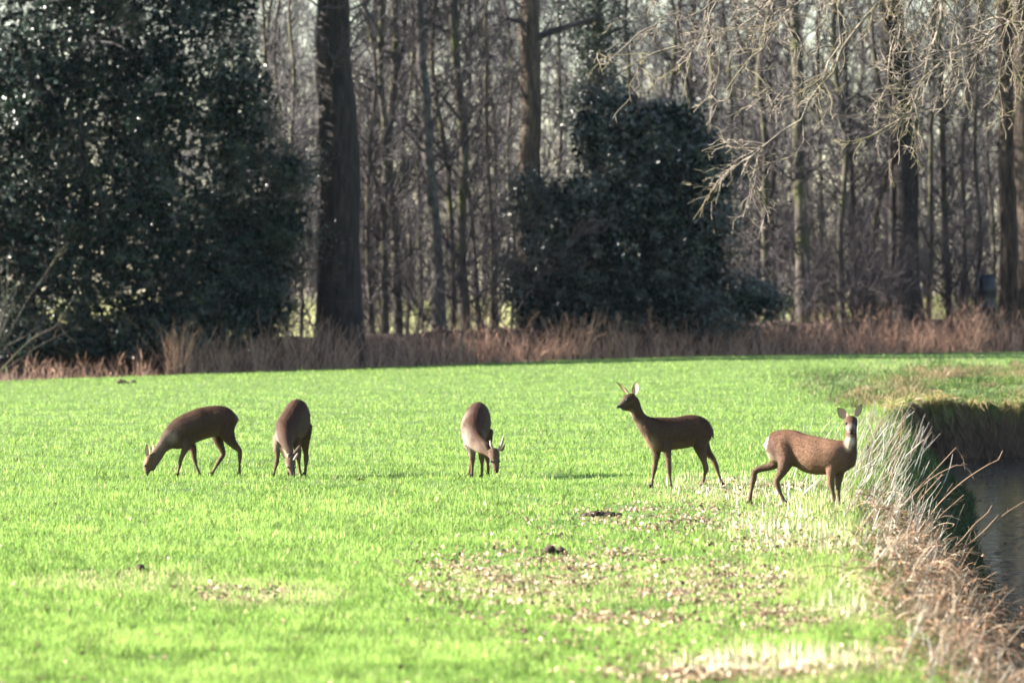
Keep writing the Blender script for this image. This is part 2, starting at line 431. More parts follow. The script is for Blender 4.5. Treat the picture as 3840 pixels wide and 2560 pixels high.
def make_tree(name, label, cat, base_u, path, wid, q, H, mat, twig_mat, seed, group=None, flare=0.0, nb=(30, 120, 260), L=(2.4, 1.0, 0.5), bt0=0.25, sides=10, ang=0.9, up=0.08, limbs=()):
    """path: photo (u,v) points up the trunk; wid: trunk width in photo px along it"""
    rg = np.random.default_rng(seed)
    x0, y0 = belt_point(base_u, q)
    z0 = float(gz(x0, y0)) - 0.15
    pts = [np.array([x0, y0, z0, wid[0] / FPX * y0 / 2])]
    for (u, v), wd in zip(path, wid[1:]):
        p = P(u, v, y0 + rg.normal(0, 0.05)); pts.append(np.array([*p, wd / FPX * y0 / 2]))
    last, prev = pts[-1], pts[-2]
    if last[2] < H:      # go on above the frame
        d = (last[:3] - prev[:3]) / np.linalg.norm(last[:3] - prev[:3])
        d = norm(d * 0.5 + np.array([0, 0, 0.5]))
        for f in (0.4, 0.75, 1.0):
            pts.append(np.array([*(last[:3] + d * (H - last[2]) * f + rg.normal(0, 0.12, 3) * (1, 1, 0)), last[3] * (1 - 0.9 * f) + 0.01]))
    line = smooth_line(np.array(pts), 26)
    T, R = line[None, :, :3].copy(), line[None, :, 3].copy()
    T[0, 1:, :2] += rg.normal(0, 0.035 * np.median(R) + 0.004, (25, 2))
    if flare:
        h = T[0, :, 2] - z0
        R[0] *= 1 + flare * np.exp(-h / 0.55)
    org = np.array([x0, y0, z0 + 0.15])
    root = empty(name, org)
    tag(root, label, cat, group)
    V, F = tubes(T, R, sides)
    if sides >= 12:
        a = np.tile(np.arange(sides), 26)
        V = V + (norm(V - np.repeat(T[0], sides, 0)) * (np.repeat(R[0], sides) * 0.05 * (np.sin(a * 2.5 + 1) + rg.normal(0, 0.5, len(V))))[:, None])
    tb = Bag(); tb.add(V, F); tb.obj('trunk', mat, root, True, org)
    br = Bag()
    B0, R0 = T, R
    if len(limbs):
        for lp in limbs:
            ln = smooth_line(np.array([[*P(u, v, y0 - 0.1 + dd), wd / FPX * y0 / 2] for u, v, dd, wd in lp]), 8)
            V, F = tubes(ln[None, :, :3], ln[None, :, 3], 6); br.add(V, F)
            b, r = grow(ln[None, :, :3], ln[None, :, 3], 14, 0.9, 0.7, rg, rmax=0.02, tip=0.005, up=0.06)
            V, F = tubes(b, r, 3); br.add(V, F)
    b1, r1 = grow(B0, R0, nb[0], L[0], ang, rg, K=6, t0=bt0, rr=0.4, tip=0.006, up=up, wob=0.14, rmax=0.045)
    V, F = tubes(b1, r1, 4); br.add(V, F)
    b2, r2 = grow(b1, r1, nb[1], L[1], 0.7, rg, K=4, rr=0.65, tip=0.005, up=0.05, wob=0.2, rmax=0.016)
    V, F = ribbons(b2, np.maximum(r2, 0.007), rg); br.add(V, F)
    b3, r3 = grow(b2, r2, nb[2] * 3, L[2] * 1.2, 0.7, rg, K=2, rr=0.8, tip=0.006, up=0.03, wob=0.2, rmax=0.009)
    V, F = ribbons(b3, r3, rg); br.add(V, F)
    br.obj('crown', twig_mat, root, True, org)
    return root

make_tree('oak_tree', 'massive dark oak trunk standing right beside the big holly', 'tree', 1272, [(1268, 1150), (1268, 1000), (1266, 800), (1268, 550), (1252, 300), (1246, 0)], [190, 172, 160, 152, 158, 138, 118], 2.5, 19, M['oak_bark'], M['twig'], 21, flare=0.35, nb=(26, 130, 300), bt0=0.42, sides=18)
make_tree('oak_tree', 'brown oak trunk with a snapped side limb rising out of the smaller holly', 'tree', 1985, [(1985, 900), (1985, 600), (1992, 300), (1985, 120), (1990, 0)], [92, 84, 78, 74, 78, 70], 5.0, 18, M['brown_bark'], M['twig'], 22, flare=0.2, nb=(26, 130, 280), bt0=0.35, sides=14,
          limbs=[[(1995, 150, 0, 34), (2060, 122, -.1, 26), (2130, 100, -.2, 22), (2250, 62, -.2, 12)], [(1980, 110, 0, 22), (1955, 85, -.2, 16), (1905, 70, -.4, 8)]])
make_tree('slender_tree', 'slender leaning tree with a sunlit grey edge between the two oaks', 'tree', 1648, [(1640, 1000), (1628, 800), (1606, 600), (1600, 450), (1585, 250), (1572, 60)], [56, 46, 42, 40, 40, 36, 32], 4.5, 16, M['pale_bark'], M['twig'], 23, flare=0.2, nb=(34, 160, 320), sides=10)
make_tree('oak_tree', 'thick dark trunk in the bare wood behind the ditch bank', 'tree', 3392, [(3392, 1000), (3392, 700), (3380, 400), (3350, 150), (3340, 0)], [140, 112, 108, 100, 92, 84], 5.0, 19, M['oak_bark'], M['twig'], 24, flare=0.25, nb=(30, 150, 320), bt0=0.3, sides=16)
make_tree('oak_tree', 'brown trunk standing next to the dark plastic barrel', 'tree', 3790, [(3785, 900), (3778, 600), (3772, 300), (3765, 0)], [84, 70, 64, 60, 56], 4.5, 17, M['brown_bark'], M['twig'], 25, flare=0.2, nb=(28, 140, 300), sides=12)
make_tree('oak_tree', 'brown trunk close behind another trunk and twice as far from the barrel', 'tree', 3868, [(3858, 900), (3842, 600), (3835, 300), (3832, 0)], [96, 82, 74, 66, 60], 3.5, 17, M['brown_bark'], M['twig'], 26, flare=0.2, nb=(28, 140, 300), sides=12)
make_tree('ivy_clad_tree', 'ivy-covered upright tree above the smaller holly', 'tree', 2260, [(2255, 800), (2245, 400), (2235, 0)], [60, 52, 46, 40], 6.0, 15, M['grey_bark'], M['twig'], 27, nb=(24, 100, 200), sides=8)

SAP_GROUP = 'slender bare trees in the strip of wood'
ZONES = [(300, 'past the big holly'), (1190, 'between big holly and massive oak'), (1560, 'between massive oak and leaning tree'), (1960, 'between leaning tree and brown oak'), (2560, 'behind the smaller holly'), (2960, 'beside the smaller holly'), (3330, 'near the thick dark trunk'), (3620, 'just past the thick dark trunk'), (9999, 'around the plastic barrel')]
def zone(u): return next(z for a, z in ZONES if u < a)
saps = [(1395, 1362, 20, 5), (1445, 1425, 28, 5), (1495, 1478, 34, 6), (1700, 1630, 22, 6), (1748, 1700, 38, 5), (1800, 1752, 19, 7), (1850, 1826, 16, 6), (1915, 1890, 13, 8), (1128, 1085, 16, 6), (1075, 1100, 14, 9),
        (2882, 2862, 26, 6), (2912, 2902, 20, 9), (3012, 2975, 50, 5), (3160, 3128, 24, 6), (3205, 3172, 20, 8), (3290, 3262, 20, 9), (3482, 3502, 20, 5), (3562, 3522, 24, 6), (3596, 3622, 18, 8), (3655, 3668, 14, 6), (3720, 3700, 14, 9),
        (2705, 2662, 22, 8), (2662, 2638, 18, 11), (2745, 2722, 15, 13), (3102, 3112, 15, 11), (3252, 3290, 13, 13), (3060, 3048, 16, 15), (2560, 2540, 20, 12), (2470, 2480, 22, 14), (2380, 2352, 18, 12), (2100, 2080, 18, 14), (1340, 1395, 14, 14), (1520, 1540, 16, 16), (1590, 1560, 14, 18), (1870, 1900, 16, 17), (960, 940, 18, 10), (880, 905, 16, 12), (1010, 985, 14, 8), (3420, 3455, 14, 14), (3630, 3600, 15, 15), (2800, 2780, 15, 14), (2840, 2860, 12, 18), (3760, 3740, 12, 16), (-60, -40, 26, 7)]
rs = np.random.default_rng(77)
for k, (ub, ut, wd, q) in enumerate(saps):
    if q > 8: ut = ut + rs.normal(0, 55)
    um = (ub + ut) / 2 + rs.normal(0, 17)
    make_tree('bare_sapling', 'slender bare tree ' + ('with a pale trunk ' if k in (5, 14) else 'with a stout mossy trunk ' if wd > 30 else 'with a very thin trunk ' if wd < 17 else 'with a thin grey trunk ') + zone(ub), 'tree', ub, [(ub * .72 + ut * .28 + rs.normal(0, 13), 860), (um, 560), (ub * .25 + ut * .75 + rs.normal(0, 14), 260), (ut, 0)],
              [wd * 1.2, wd, wd * .92, wd * .85, wd * .75], q, 11 + rs.uniform(0, 4), M['pale_bark'] if k in (5, 14) else M['grey_bark'], M['twig'], 100 + k, SAP_GROUP,
              nb=(52, 300, 420), L=(2.2, 1.0, 0.55), bt0=0.05, sides=6, ang=0.75, up=0.10)

def bare_shrub(x, y, h, seed, label, group=None, stems=9, spread=0.5, name='bare_shrub', mat=None, n2=160, n3=420):
    rg = np.random.default_rng(seed)
    z = float(gz(x, y)) - 0.05
    st = np.zeros((stems, 6, 3)); d = np.stack([rg.normal(0, spread, stems), rg.normal(0, spread, stems), np.ones(stems)], 1); d = norm(d)
    p = np.stack([x + rg.normal(0, 0.12, stems), y + rg.normal(0, 0.12, stems), np.full(stems, z)], 1)
    Ls = h * rg.uniform(0.7, 1.15, stems)[:, None]
    for k in range(6):
        st[:, k] = p; p = p + d * Ls / 5; d = norm(d + rg.normal(0, 0.12, (stems, 3)))
    R = np.linspace(1, 0.25, 6)[None] * rg.uniform(0.012, 0.028, stems)[:, None]
    org = np.array([x, y, z + 0.05]); root = empty(name, org); tag(root, label, 'shrub', group)
    for a in range(stems):
        V, F = tubes(st[a:a + 1], R[a:a + 1], 4); bg = Bag(); bg.add(V, F); bg.obj('stem', mat or M['twig'], root, True, org)
    b1, r1 = grow(st, R, n2, h * 0.32, 0.65, rg, K=4, t0=0.15, rr=0.55, tip=0.004, rmax=0.010, up=0.05)
    b2, r2 = grow(b1, r1, n3, h * 0.16, 0.7, rg, K=3, rr=0.7, tip=0.003, rmax=0.006)
    bg = Bag(); V, F = ribbons(b1, r1, rg); bg.add(V, F); V, F = ribbons(b2, r2, rg); bg.add(V, F)
    bg.obj('twigs', mat or M['twig'], root, True, org)
    return root

rs = np.random.default_rng(78)
us = list(rs.uniform(1080, 1920, 18)) + list(rs.uniform(2640, 3860, 34)) + [560, 700, 840, 980]
for k, u in enumerate(us):
    x, y = belt_point(u, rs.uniform(3.5, 13) if not 3630 < u < 3770 else rs.uniform(7, 13))
    bare_shrub(x, y, rs.uniform(2.2, 5.2), 300 + k, 'bare many-stemmed shrub in the undergrowth ' + zone(u), 'bare undergrowth shrubs', stems=6)
x, y = belt_point(-60, -3.0)
bare_shrub(x, y, 4.2, 399, 'bare grey shrub whose thin branches reach in front of the big holly', None, stems=12, spread=0.9, mat=M['grey_bark'], n2=120, n3=260)

# ------------------------------------------------------------------ hollies
def holly(name, label, u0, q, lobes, n_leaf, n_clump, trunk_us, seed, size=0.10, cat='tree', leaf_mat='holly'):
    """lobes: (u, v, dd, rx, ry, rz) ellipsoids, metres"""
    rg = np.random.default_rng(seed)
    x0, y0 = belt_point(u0, q); z0 = float(gz(x0, y0))
    org = np.array([x0, y0, z0]); root = empty(name, org); tag(root, label, cat)
    L = np.array([[*P(u, v, y0 + dd), rx, ry, rz] for u, v, dd, rx, ry, rz in lobes])
    sat = []
    for _ in range(len(lobes) * 5):
        kk = rg.integers(len(L)); dd_ = norm(rg.normal(size=3) * np.array([1.2, 0.7, 1.0])); rr_ = rg.uniform(0.25, 0.65)
        sat.append([*(L[kk, :3] + dd_ * L[kk, 3:] * rg.uniform(0.9, 1.12)), rr_, rr_, rr_ * rg.uniform(0.5, 0.9)])
    wts = L[:, 3] * L[:, 5]
    L = np.concatenate([L, np.array(sat)])
    nmain = len(wts); wmain = wts / wts.sum()
    wts = np.concatenate([wts, L[len(wts):, 3] * 0.45]); wts /= wts.sum()
    k = rg.choice(len(L), n_clump, p=wts)
    dv = norm(rg.normal(size=(n_clump, 3)))
    rad = (rg.uniform(0.62, 1.04, n_clump) * (1 + 0.22 * np.sin(dv[:, 0] * 7 + k * 2.1) * np.cos(dv[:, 2] * 6 + k) + 0.15 * rg.normal(size=n_clump)))[:, None]
    cc = L[k, :3] + dv * L[k, 3:] * rad
    keep = cc[:, 2] > z0 + 0.05
    cc, dv = cc[keep], dv[keep]
    cs = rg.uniform(0.10, 0.42, len(cc))
    j = rg.integers(0, len(cc), n_leaf)
    C = cc[j] + rg.normal(size=(n_leaf, 3)) * cs[j, None] * np.array([0.8, 0.8, 0.75])
    bias = norm(dv[j] + np.array([0, 0, 0.4]))
    ok = C[:, 2] > z0 + 0.03
    C, bias, jj = C[ok], bias[ok], j[ok]
    n = len(C)
    V, F = leaves(C, rg.uniform(0.6, 1.35, n) * size, rg, bias, 0.45)
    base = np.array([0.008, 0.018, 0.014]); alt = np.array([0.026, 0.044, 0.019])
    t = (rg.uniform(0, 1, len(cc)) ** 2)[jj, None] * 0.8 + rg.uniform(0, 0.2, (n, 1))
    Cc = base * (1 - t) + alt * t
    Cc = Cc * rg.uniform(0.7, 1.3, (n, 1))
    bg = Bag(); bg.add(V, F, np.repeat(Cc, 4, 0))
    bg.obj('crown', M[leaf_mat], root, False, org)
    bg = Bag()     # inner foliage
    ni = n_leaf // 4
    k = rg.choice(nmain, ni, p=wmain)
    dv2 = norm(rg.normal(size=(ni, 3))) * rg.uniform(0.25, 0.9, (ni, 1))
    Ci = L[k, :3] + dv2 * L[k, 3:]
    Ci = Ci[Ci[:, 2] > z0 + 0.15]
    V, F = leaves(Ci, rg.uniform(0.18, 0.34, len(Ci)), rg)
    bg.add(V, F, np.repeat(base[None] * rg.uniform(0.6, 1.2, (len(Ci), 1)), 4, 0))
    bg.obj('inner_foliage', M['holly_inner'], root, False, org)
    # trunks and limbs
    for tu in trunk_us:
        tx, ty = belt_point(tu, q + 1.0); tz = float(gz(tx, ty)) - 0.1
        top = L[np.argmax(L[:, 2]), :3]
        line = smooth_line(np.array([[tx, ty, tz], [tx + 0.2, ty, tz + 2], [(tx + top[0]) / 2, ty, (tz + top[2]) / 2 + 0.5], [top[0], ty, top[2]]]), 10)
        R = np.linspace(0.16, 0.03, 10)[None]
        V, F = tubes(line[None], R, 8); tb = Bag(); tb.add(V, F); tb.obj('trunk', M['oak_bark'], root, True, org)
        b1, r1 = grow(line[None], R, 60, 3.0, 0.9, rg, K=5, t0=0.1, rr=0.45, tip=0.008, up=0.05, rmax=0.05)
        b2, r2 = grow(b1, r1, 240, 1.0, 0.7, rg, K=3, rr=0.6, tip=0.005)
        tb = Bag(); V, F = tubes(b1, r1, 4); tb.add(V, F); V, F = tubes(b2, r2, 3); tb.add(V, F); tb.obj('limbs', M['twig'], root, True, org)
    return root

holly('holly_tree', 'huge dark glossy holly tree reaching the ground at the wood edge', 420, 3.2,
      [(150, 900, 0, 2.6, 2.2, 3.6), (520, 900, 0.5, 2.6, 2.2, 3.9), (850, 900, 2.3, 1.75, 2.3, 3.4), (120, 350, 0.3, 2.6, 2.2, 3.0), (560, 330, 0.8, 2.7, 2.2, 3.2), (880, 420, 2.4, 1.4, 2.2, 2.4), (300, -150, 1, 3.2, 2.4, 2.8), (780, -60, 2.4, 1.9, 2.2, 2.2), (300, 1280, -0.8, 2.1, 1.4, 0.95), (-200, 700, 0.3, 1.6, 2.0, 4.2), (30, 1330, -1.4, 1.6, 1.0, 0.8), (420, 1330, -1.0, 1.5, 1.0, 0.75), (700, 1290, 0.2, 1.5, 1.0, 0.9), (-250, 1250, -0.5, 1.6, 1.4, 1.4), (960, 1050, 2.6, 0.95, 1.8, 1.8), (820, 1180, 0.9, 1.9, 1.3, 1.3), (560, 1230, -0.2, 1.8, 1.3, 1.0), (60, 1230, -0.6, 1.7, 1.3, 1.2), (1010, 880, 2.6, 0.9, 1.4, 2.2), (1000, 1180, 2.0, 0.9, 1.0, 1.0), (1090, 830, 2.2, 0.6, 0.8, 0.7), (1080, 620, 1.8, 0.5, 0.6, 0.35)],
      130000, 2300, [300, 620], 41, 0.10)
holly('holly_tree', 'smaller rounded holly in front of the brown oak trunk', 2380, 3.0,
      [(2240, 880, 0, 2.1, 1.8, 2.4), (2500, 800, 0.4, 2.2, 1.9, 2.8), (2110, 1100, -0.5, 1.7, 1.2, 1.15), (2400, 1130, -0.5, 2.2, 1.3, 1.0), (2200, 1210, -0.6, 1.7, 1.1, 0.6), (2560, 1200, -0.3, 1.6, 1.1, 0.6), (2300, 520, 0.5, 1.5, 1.5, 1.7), (2600, 980, 0.5, 1.2, 1.4, 1.8), (2800, 1150, 0.4, 0.9, 0.9, 0.6), (1990, 1100, -0.3, 0.9, 0.9, 0.9), (2020, 900, 0, 0.8, 0.9, 0.9), (2030, 760, 0.1, 1.0, 1.0, 0.6), (2500, 460, 0.6, 1.3, 1.1, 0.8), (2640, 640, 0.6, 1.0, 1.1, 1.4)],
      70000, 1300, [2420], 42, 0.12, leaf_mat='holly_sheen')
# ivy of the upright tree
ivy_root = [o for o in col.objects if o.name == 'ivy_clad_tree'][0]
rg = np.random.default_rng(43)
yy = ivy_root.location.y
nc = 300
cv = rg.uniform(-150, 480, nc); cu = rg.normal(2235, 1, nc) + rg.normal(0, 60, nc) * (1 + 0.6 * np.sin(cv * 0.02))
cc = np.stack([P(a, b_, yy + rg.normal(0, 0.35)) for a, b_ in zip(cu, cv)])
j = rg.integers(0, nc, 15000); C = cc[j] + rg.normal(0, 0.2, (15000, 3))
V, F = leaves(C, rg.uniform(0.06, 0.12, 15000), rg)
bg = Bag(); bg.add(V, F, np.repeat(np.array([[0.013, 0.026, 0.012]]) * rg.uniform(0.6, 1.6, (15000, 1)), 4, 0)); bg.obj('ivy', M['holly'], ivy_root, False, np.array(ivy_root.location))

# ------------------------------------------------------------------ dry brush along the field's edge
rg = np.random.default_rng(51)
n = 9500
u = rg.uniform(-150, 3990, n); q = np.abs(rg.normal(0, 1, n)) * 1.0 + 0.02
q = np.where(u > 2600, q * 1.5, q)
keep = (u > 620) | (rg.uniform(0, 1, n) < 0.25)
u, q = u[keep], q[keep]; n = len(u)
a_ = (u - CX) / FPX
y = (175 + q * EDGE_K) / (1 - 0.65 * a_); x = a_ * y; z = gz(x, y) - 0.03
clump = wnoise(x, y, 1.1, 6)
h = (0.50 + 0.40 * sstep(0, 1.6, q) + 0.85 * clump + 0.35 * wnoise(x, y, 5.5, 13)) * rg.uniform(0.35, 1.2, n)
h = h * np.where(u < 620, 0.5, 1.0) * np.interp(u, [0, 900, 1500, 2400, 3000, 3840], [0.9, 1.4, 1.05, 0.95, 1.0, 1.25])
h = np.clip(h, 0.12, 1.7)
d = norm(np.stack([rg.normal(0.04, 0.30, n), rg.normal(0, 0.25, n), np.ones(n)], 1))
p = np.stack([x, y, z], 1); out = [p]
for k in range(3):
    out.append(out[-1] + d * h[:, None] / 3); d = norm(d + rg.normal(0, 0.16, (n, 3)))
Pp = np.stack(out, 1); R = rg.uniform(0.006, 0.013, n)[:, None] * np.array([[1, .85, .6, .3]])
V, F = tubes(Pp, R, 3)
c0 = np.array([0.40, 0.235, 0.16]); c1 = np.array([0.55, 0.38, 0.27]); c2 = np.array([0.17, 0.105, 0.08])
t = rg.uniform(0, 1, (n, 1)); s2 = (rg.uniform(0, 1, (n, 1)) < 0.3 + 0.3 * (q[:, None] > 0.9))
C = np.where(s2, c2 * 0.5, c0 * (1 - t) + c1 * t)
bg = Bag(); bg.add(V, F, np.repeat(C, 12, 0))
b1, r1 = grow(Pp, R, n, 0.32, 0.55, rg, K=3, t0=0.2, rr=0.8, tip=0.004, up=0.06, wob=0.25)
V, F = ribbons(b1, r1, rg); bg.add(V, F, np.repeat(c0 * rg.uniform(0.3, 1.35, (n, 1)), 6, 0))
tag(bg.obj('dry_brush', M['dry']), 'russet dry brush of dead stems along the edge of the field', 'brush', kind='stuff')

# ------------------------------------------------------------------ grass of the field
def field_points(n, rg, vmin=1322, vmax=2640, u0=-260, u1=4100, flat=False):
    """points spread evenly over the picture of the field, with a margin"""
    u = rg.uniform(u0, u1, n); v = rg.uniform(vmin, vmax, n)
    d = CAMH * FPX / (v - HOR)
    x = (u - CX) / FPX * d
    for _ in range(3):
        z = gz(x, d, False); d = (CAMH - np.where(z < -0.6, 0, z)) * FPX / (v - HOR); x = (u - CX) / FPX * d
    ok = (edge_q(x, d) < 0.3) & (d > 15) & (d < 230)
    x, d = x[ok], d[ok]
    return x, d

def proj(x, y, z):
    return CX + x / y * FPX, HOR + (CAMH - z) / y * FPX

def blades(x, y, z, h, w, lean, C, rg, mat_name, name, tips=1.25):
    n = len(x)
    ang = rg.uniform(0, 2 * math.pi, n)
    side = np.stack([np.cos(ang * 0.5 + rg.normal(0, .4, n)), np.sin(ang * 0.5), np.zeros(n)], 1)
    ld = np.stack([np.cos(ang), np.sin(ang), np.zeros(n)], 1) * lean[:, None]
    base = np.stack([x, y, z], 1)
    ww = (w / 2)[:, None]
    tip = base + ld * h[:, None] + np.array([0, 0, 1]) * (h * (1 - 0.3 * np.minimum(lean, 1.6)))[:, None]
    V = np.stack([base - side * ww, base + side * ww, tip], 1).reshape(-1, 3)
    F = [np.arange(n * 3).reshape(n, 3)]
    return V, F, np.clip(np.repeat(C, 3, 0), 0, 0.9)

# where the stubble and the fallen leaves lie: (u, v, half width, half height) in photo pixels
STRAW = [(3020, 1990, 420, 130), (2700, 1850, 420, 70), (2800, 2190, 560, 90), (2950, 2520, 600, 75), (2100, 2200, 520, 90), (3100, 1890, 260, 60), (3300, 1450, 330, 45), (500, 2190, 420, 50), (980, 2240, 340, 60), (3500, 1370, 340, 30), (3150, 2330, 330, 60)]
LITTER = [(1900, 2170, 420, 110), (2280, 2120, 260, 70), (2700, 2200, 420, 80), (2480, 1950, 420, 60), (2620, 2530, 420, 60), (3150, 2530, 330, 55), (900, 2230, 200, 40), (3000, 2050, 320, 60), (2850, 1830, 280, 40), (3350, 1440, 260, 35), (2330, 2330, 300, 50), (3000, 2330, 300, 60)]
def patch(u, v, lst, rg):
    m = np.zeros(len(u))
    for a, b_, c, d_ in lst:
        r = ((u - a) / c) ** 2 + ((v - b_) / d_) ** 2
        m = np.maximum(m, np.clip(1.25 - r, 0, 1))
    return m

rg = np.random.default_rng(61)
GB = Bag()
x, y = field_points(840000, rg)
dd = poly_dist(x, y, DL)
ins = in_ditch(x, y); right = (x > np.interp(y, DR[:, 1], DR[:, 0])) & (y < 101)
keep = (~ins | ((dd < 0.9) & (rg.uniform(0, 1, len(x)) < 0.55) & (y < 100))) & ~right
x, y, dd, ins = x[keep], y[keep], dd[keep], ins[keep]
z = gz(x, y) - 0.008
u, v = proj(x, y, z)
n = len(x)
big = wnoise(x, y, 9, 8); med = wnoise(x, y, 1.7, 9); fine = wnoise(x, y, 0.55, 10)
strawp = patch(u, v, STRAW, rg); litp = patch(u, v, LITTER, rg)
bare = np.clip(fine * 0.7 + med * 0.3 - 0.45, 0, 1)
tiny = wnoise(x, y, 0.22, 11)
h = np.maximum(0.046 + 0.008 * med + 0.004 * big + 0.016 * fine + 0.012 * tiny, 0.012) * rg.uniform(0.5, 1.4, n)
h *= np.where(litp > 0.4, 0.8, 1.0)
h = np.where(dd < 0.5, h * 1.5, h) * np.interp(y, [30, 80, 170], [1.0, 1.05, 1.3])
wd = np.interp(y, [28, 60, 120, 180], [0.011, 0.014, 0.020, 0.028]) * rg.uniform(0.7, 1.3, n)
lean = np.abs(rg.normal(0.7, 0.45, n))
t = np.clip(0.5 + 0.10 * big + 0.2 * med + 0.2 * tiny + rg.normal(0, 0.22, n), 0, 1)[:, None]
C = (np.array([0.13, 0.255, 0.042]) * (1 - t) + np.array([0.345, 0.475, 0.115]) * t) * (1 + 0.07 * big + 0.10 * med)[:, None]
pale = (rg.uniform(0, 1, n) < 0.02 + 0.33 * strawp + 0.04 * np.clip(med, 0, 1))[:, None]
C = np.where(pale, np.array([0.52, 0.46, 0.24]) * rg.uniform(0.7, 1.15, (n, 1)), C * rg.uniform(0.6, 1.25, (n, 1)))
weed = (wnoise(x, y, 0.6, 17) + 0.5 * wnoise(x, y, 0.25, 19) > 0.78)
C = np.where(weed[:, None], C * 0.55, C); h = np.where(weed, h * 1.6, h)
tus = wnoise(x, y * 0.35, 1.1, 12)
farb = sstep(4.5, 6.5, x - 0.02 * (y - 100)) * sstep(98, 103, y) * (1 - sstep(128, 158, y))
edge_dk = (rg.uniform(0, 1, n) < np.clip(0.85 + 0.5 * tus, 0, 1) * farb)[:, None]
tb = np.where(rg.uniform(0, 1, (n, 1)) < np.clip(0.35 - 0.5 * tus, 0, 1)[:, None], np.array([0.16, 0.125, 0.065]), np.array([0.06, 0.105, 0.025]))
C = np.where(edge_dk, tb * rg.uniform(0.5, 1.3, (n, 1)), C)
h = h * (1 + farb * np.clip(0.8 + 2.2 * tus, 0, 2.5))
sel = rg.uniform(0, 1, n) > 0.5 * bare + 0.35 * litp
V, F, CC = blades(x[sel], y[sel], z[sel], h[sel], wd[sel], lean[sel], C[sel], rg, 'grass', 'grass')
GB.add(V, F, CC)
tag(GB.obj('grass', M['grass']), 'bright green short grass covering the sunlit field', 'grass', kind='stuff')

# stubble: pale cut stalks
rg = np.random.default_rng(62)
x, y = field_points(90000, rg)
ins = in_ditch(x, y); right = (x > np.interp(y, DR[:, 1], DR[:, 0])) & (y < 101)
keep = ~ins & ~right; x, y = x[keep], y[keep]
z = gz(x, y) - 0.01; u, v = proj(x, y, z); n = len(x)
sp = patch(u, v, [(3050, 1990, 330, 95), (3060, 1900, 240, 45), (2850, 1860, 300, 45), (3040, 2500, 340, 60), (2740, 2520, 260, 45), (3230, 2280, 200, 60), (2680, 1830, 200, 40), (3300, 2050, 130, 180)], rg)
sel = rg.uniform(0, 1, n) < sp * 0.95 * np.clip(0.55 + 0.8 * wnoise(x, y, 0.8, 14), 0.05, 1)
x, y, z = x[sel], y[sel], z[sel]; n = len(x)
V, F, CC = blades(x, y, z, rg.uniform(0.05, 0.14, n), np.full(n, 0.013), np.abs(rg.normal(0.14, 0.14, n)), np.array([[0.62, 0.55, 0.38]]) * rg.uniform(0.6, 1.2, (n, 1)), rg, 'dry', 's')
bg = Bag(); bg.add(V, F, CC)
tag(bg.obj('stubble', M['dry']), 'pale cut stalks standing in the grass beside the ditch', 'stubble', kind='stuff')

# fallen leaves
rg = np.random.default_rng(63)
x, y = field_points(320000, rg)
ins = in_ditch(x, y); right = (x > np.interp(y, DR[:, 1], DR[:, 0])) & (y < 101)
keep = ~ins & ~right; x, y = x[keep], y[keep]
z = gz(x, y); u, v = proj(x, y, z); n = len(x)
lp = np.maximum(patch(u, v, LITTER, rg), 0.4 * patch(u, v, [(2450, 2200, 950, 330), (2900, 1900, 420, 110)], rg))
dens = lp * np.clip(0.30 + 0.9 * wnoise(x, y, 0.9, 15) + 0.3 * wnoise(x, y, 0.35, 16), 0.0, 1) * 0.75
sel = rg.uniform(0, 1, n) < np.maximum(dens, 0.003 * (y < 75))
x, y, z = x[sel], y[sel], z[sel]; n = len(x)
Cn = np.stack([x, y, z + rg.uniform(0.006, 0.036, n)], 1)
V, F = leaves(Cn, rg.uniform(0.020, 0.048, n), rg, np.tile([0, 0, 1.0], (n, 1)), 0.9, aspect=0.7, fold=0.5)
tt = rg.uniform(0, 1, (n, 1))
C = np.array([0.54, 0.40, 0.27]) * (1 - tt) + np.array([0.19, 0.11, 0.062]) * tt
C = np.where(rg.uniform(0, 1, (n, 1)) < 0.25, C * 0.35, C)
bg = Bag(); bg.add(V, F, np.repeat(C, 4, 0))
tag(bg.obj('fallen_leaves', M['leaf_litter']), 'scattered tan dead leaves lying in patches on the grass', 'leaves', kind='stuff')

# ------------------------------------------------------------------ clods and molehills
def clod(name, label, u, v, wpx, hpx, seed, group=None, lumps=9):
    rg = np.random.default_rng(seed)
    d = CAMH * FPX / (v - HOR)
    for _ in range(3):
        x = (u - CX) / FPX * d; d = (CAMH - float(gz(x, d))) * FPX / (v - HOR)
    x = (u - CX) / FPX * d; z = float(gz(x, d))
    wm, hm = wpx / FPX * d, hpx / FPX * d
    bg = Bag()
    for k in range(lumps):
        # lumpy balls
        th = np.linspace(0, math.pi, 6); ph = np.arange(8) / 8 * 2 * math.pi
        rr = rg.uniform(0.16, 0.34) * max(hm * 1.6, wm * 0.35)
        c = np.array([x + rg.normal(0, wm * 0.24), d + rg.normal(0, wm * 0.2), z + rr * 0.35 + rg.uniform(0, hm * 0.55)])
        pts = np.stack([np.outer(np.sin(th), np.cos(ph)), np.outer(np.sin(th), np.sin(ph)), np.outer(np.cos(th), np.ones(8))], -1) * rr
        pts = pts * (1 + rg.normal(0, 0.16, (6, 8, 1))) * np.array([1.25, 1.1, 0.8]) + c
        idx = np.arange(48).reshape(6, 8); i2 = np.roll(idx, -1, 1)
        bg.add(pts.reshape(-1, 3), np.stack([idx[:-1], i2[:-1], i2[1:], idx[1:]], -1).reshape(-1, 4), np.array([0.045, 0.032, 0.026]) * rg.uniform(0.6, 1.4))
    o = bg.obj(name, M['clod'], None, True, np.array([x, d, z])); o.location = (x, d, z)
    return tag(o, label, 'soil', group)
clod('soil_clod', 'largest pair of black soil clods beside the leaf patch', 2080, 2082, 110, 34, 1, lumps=12)
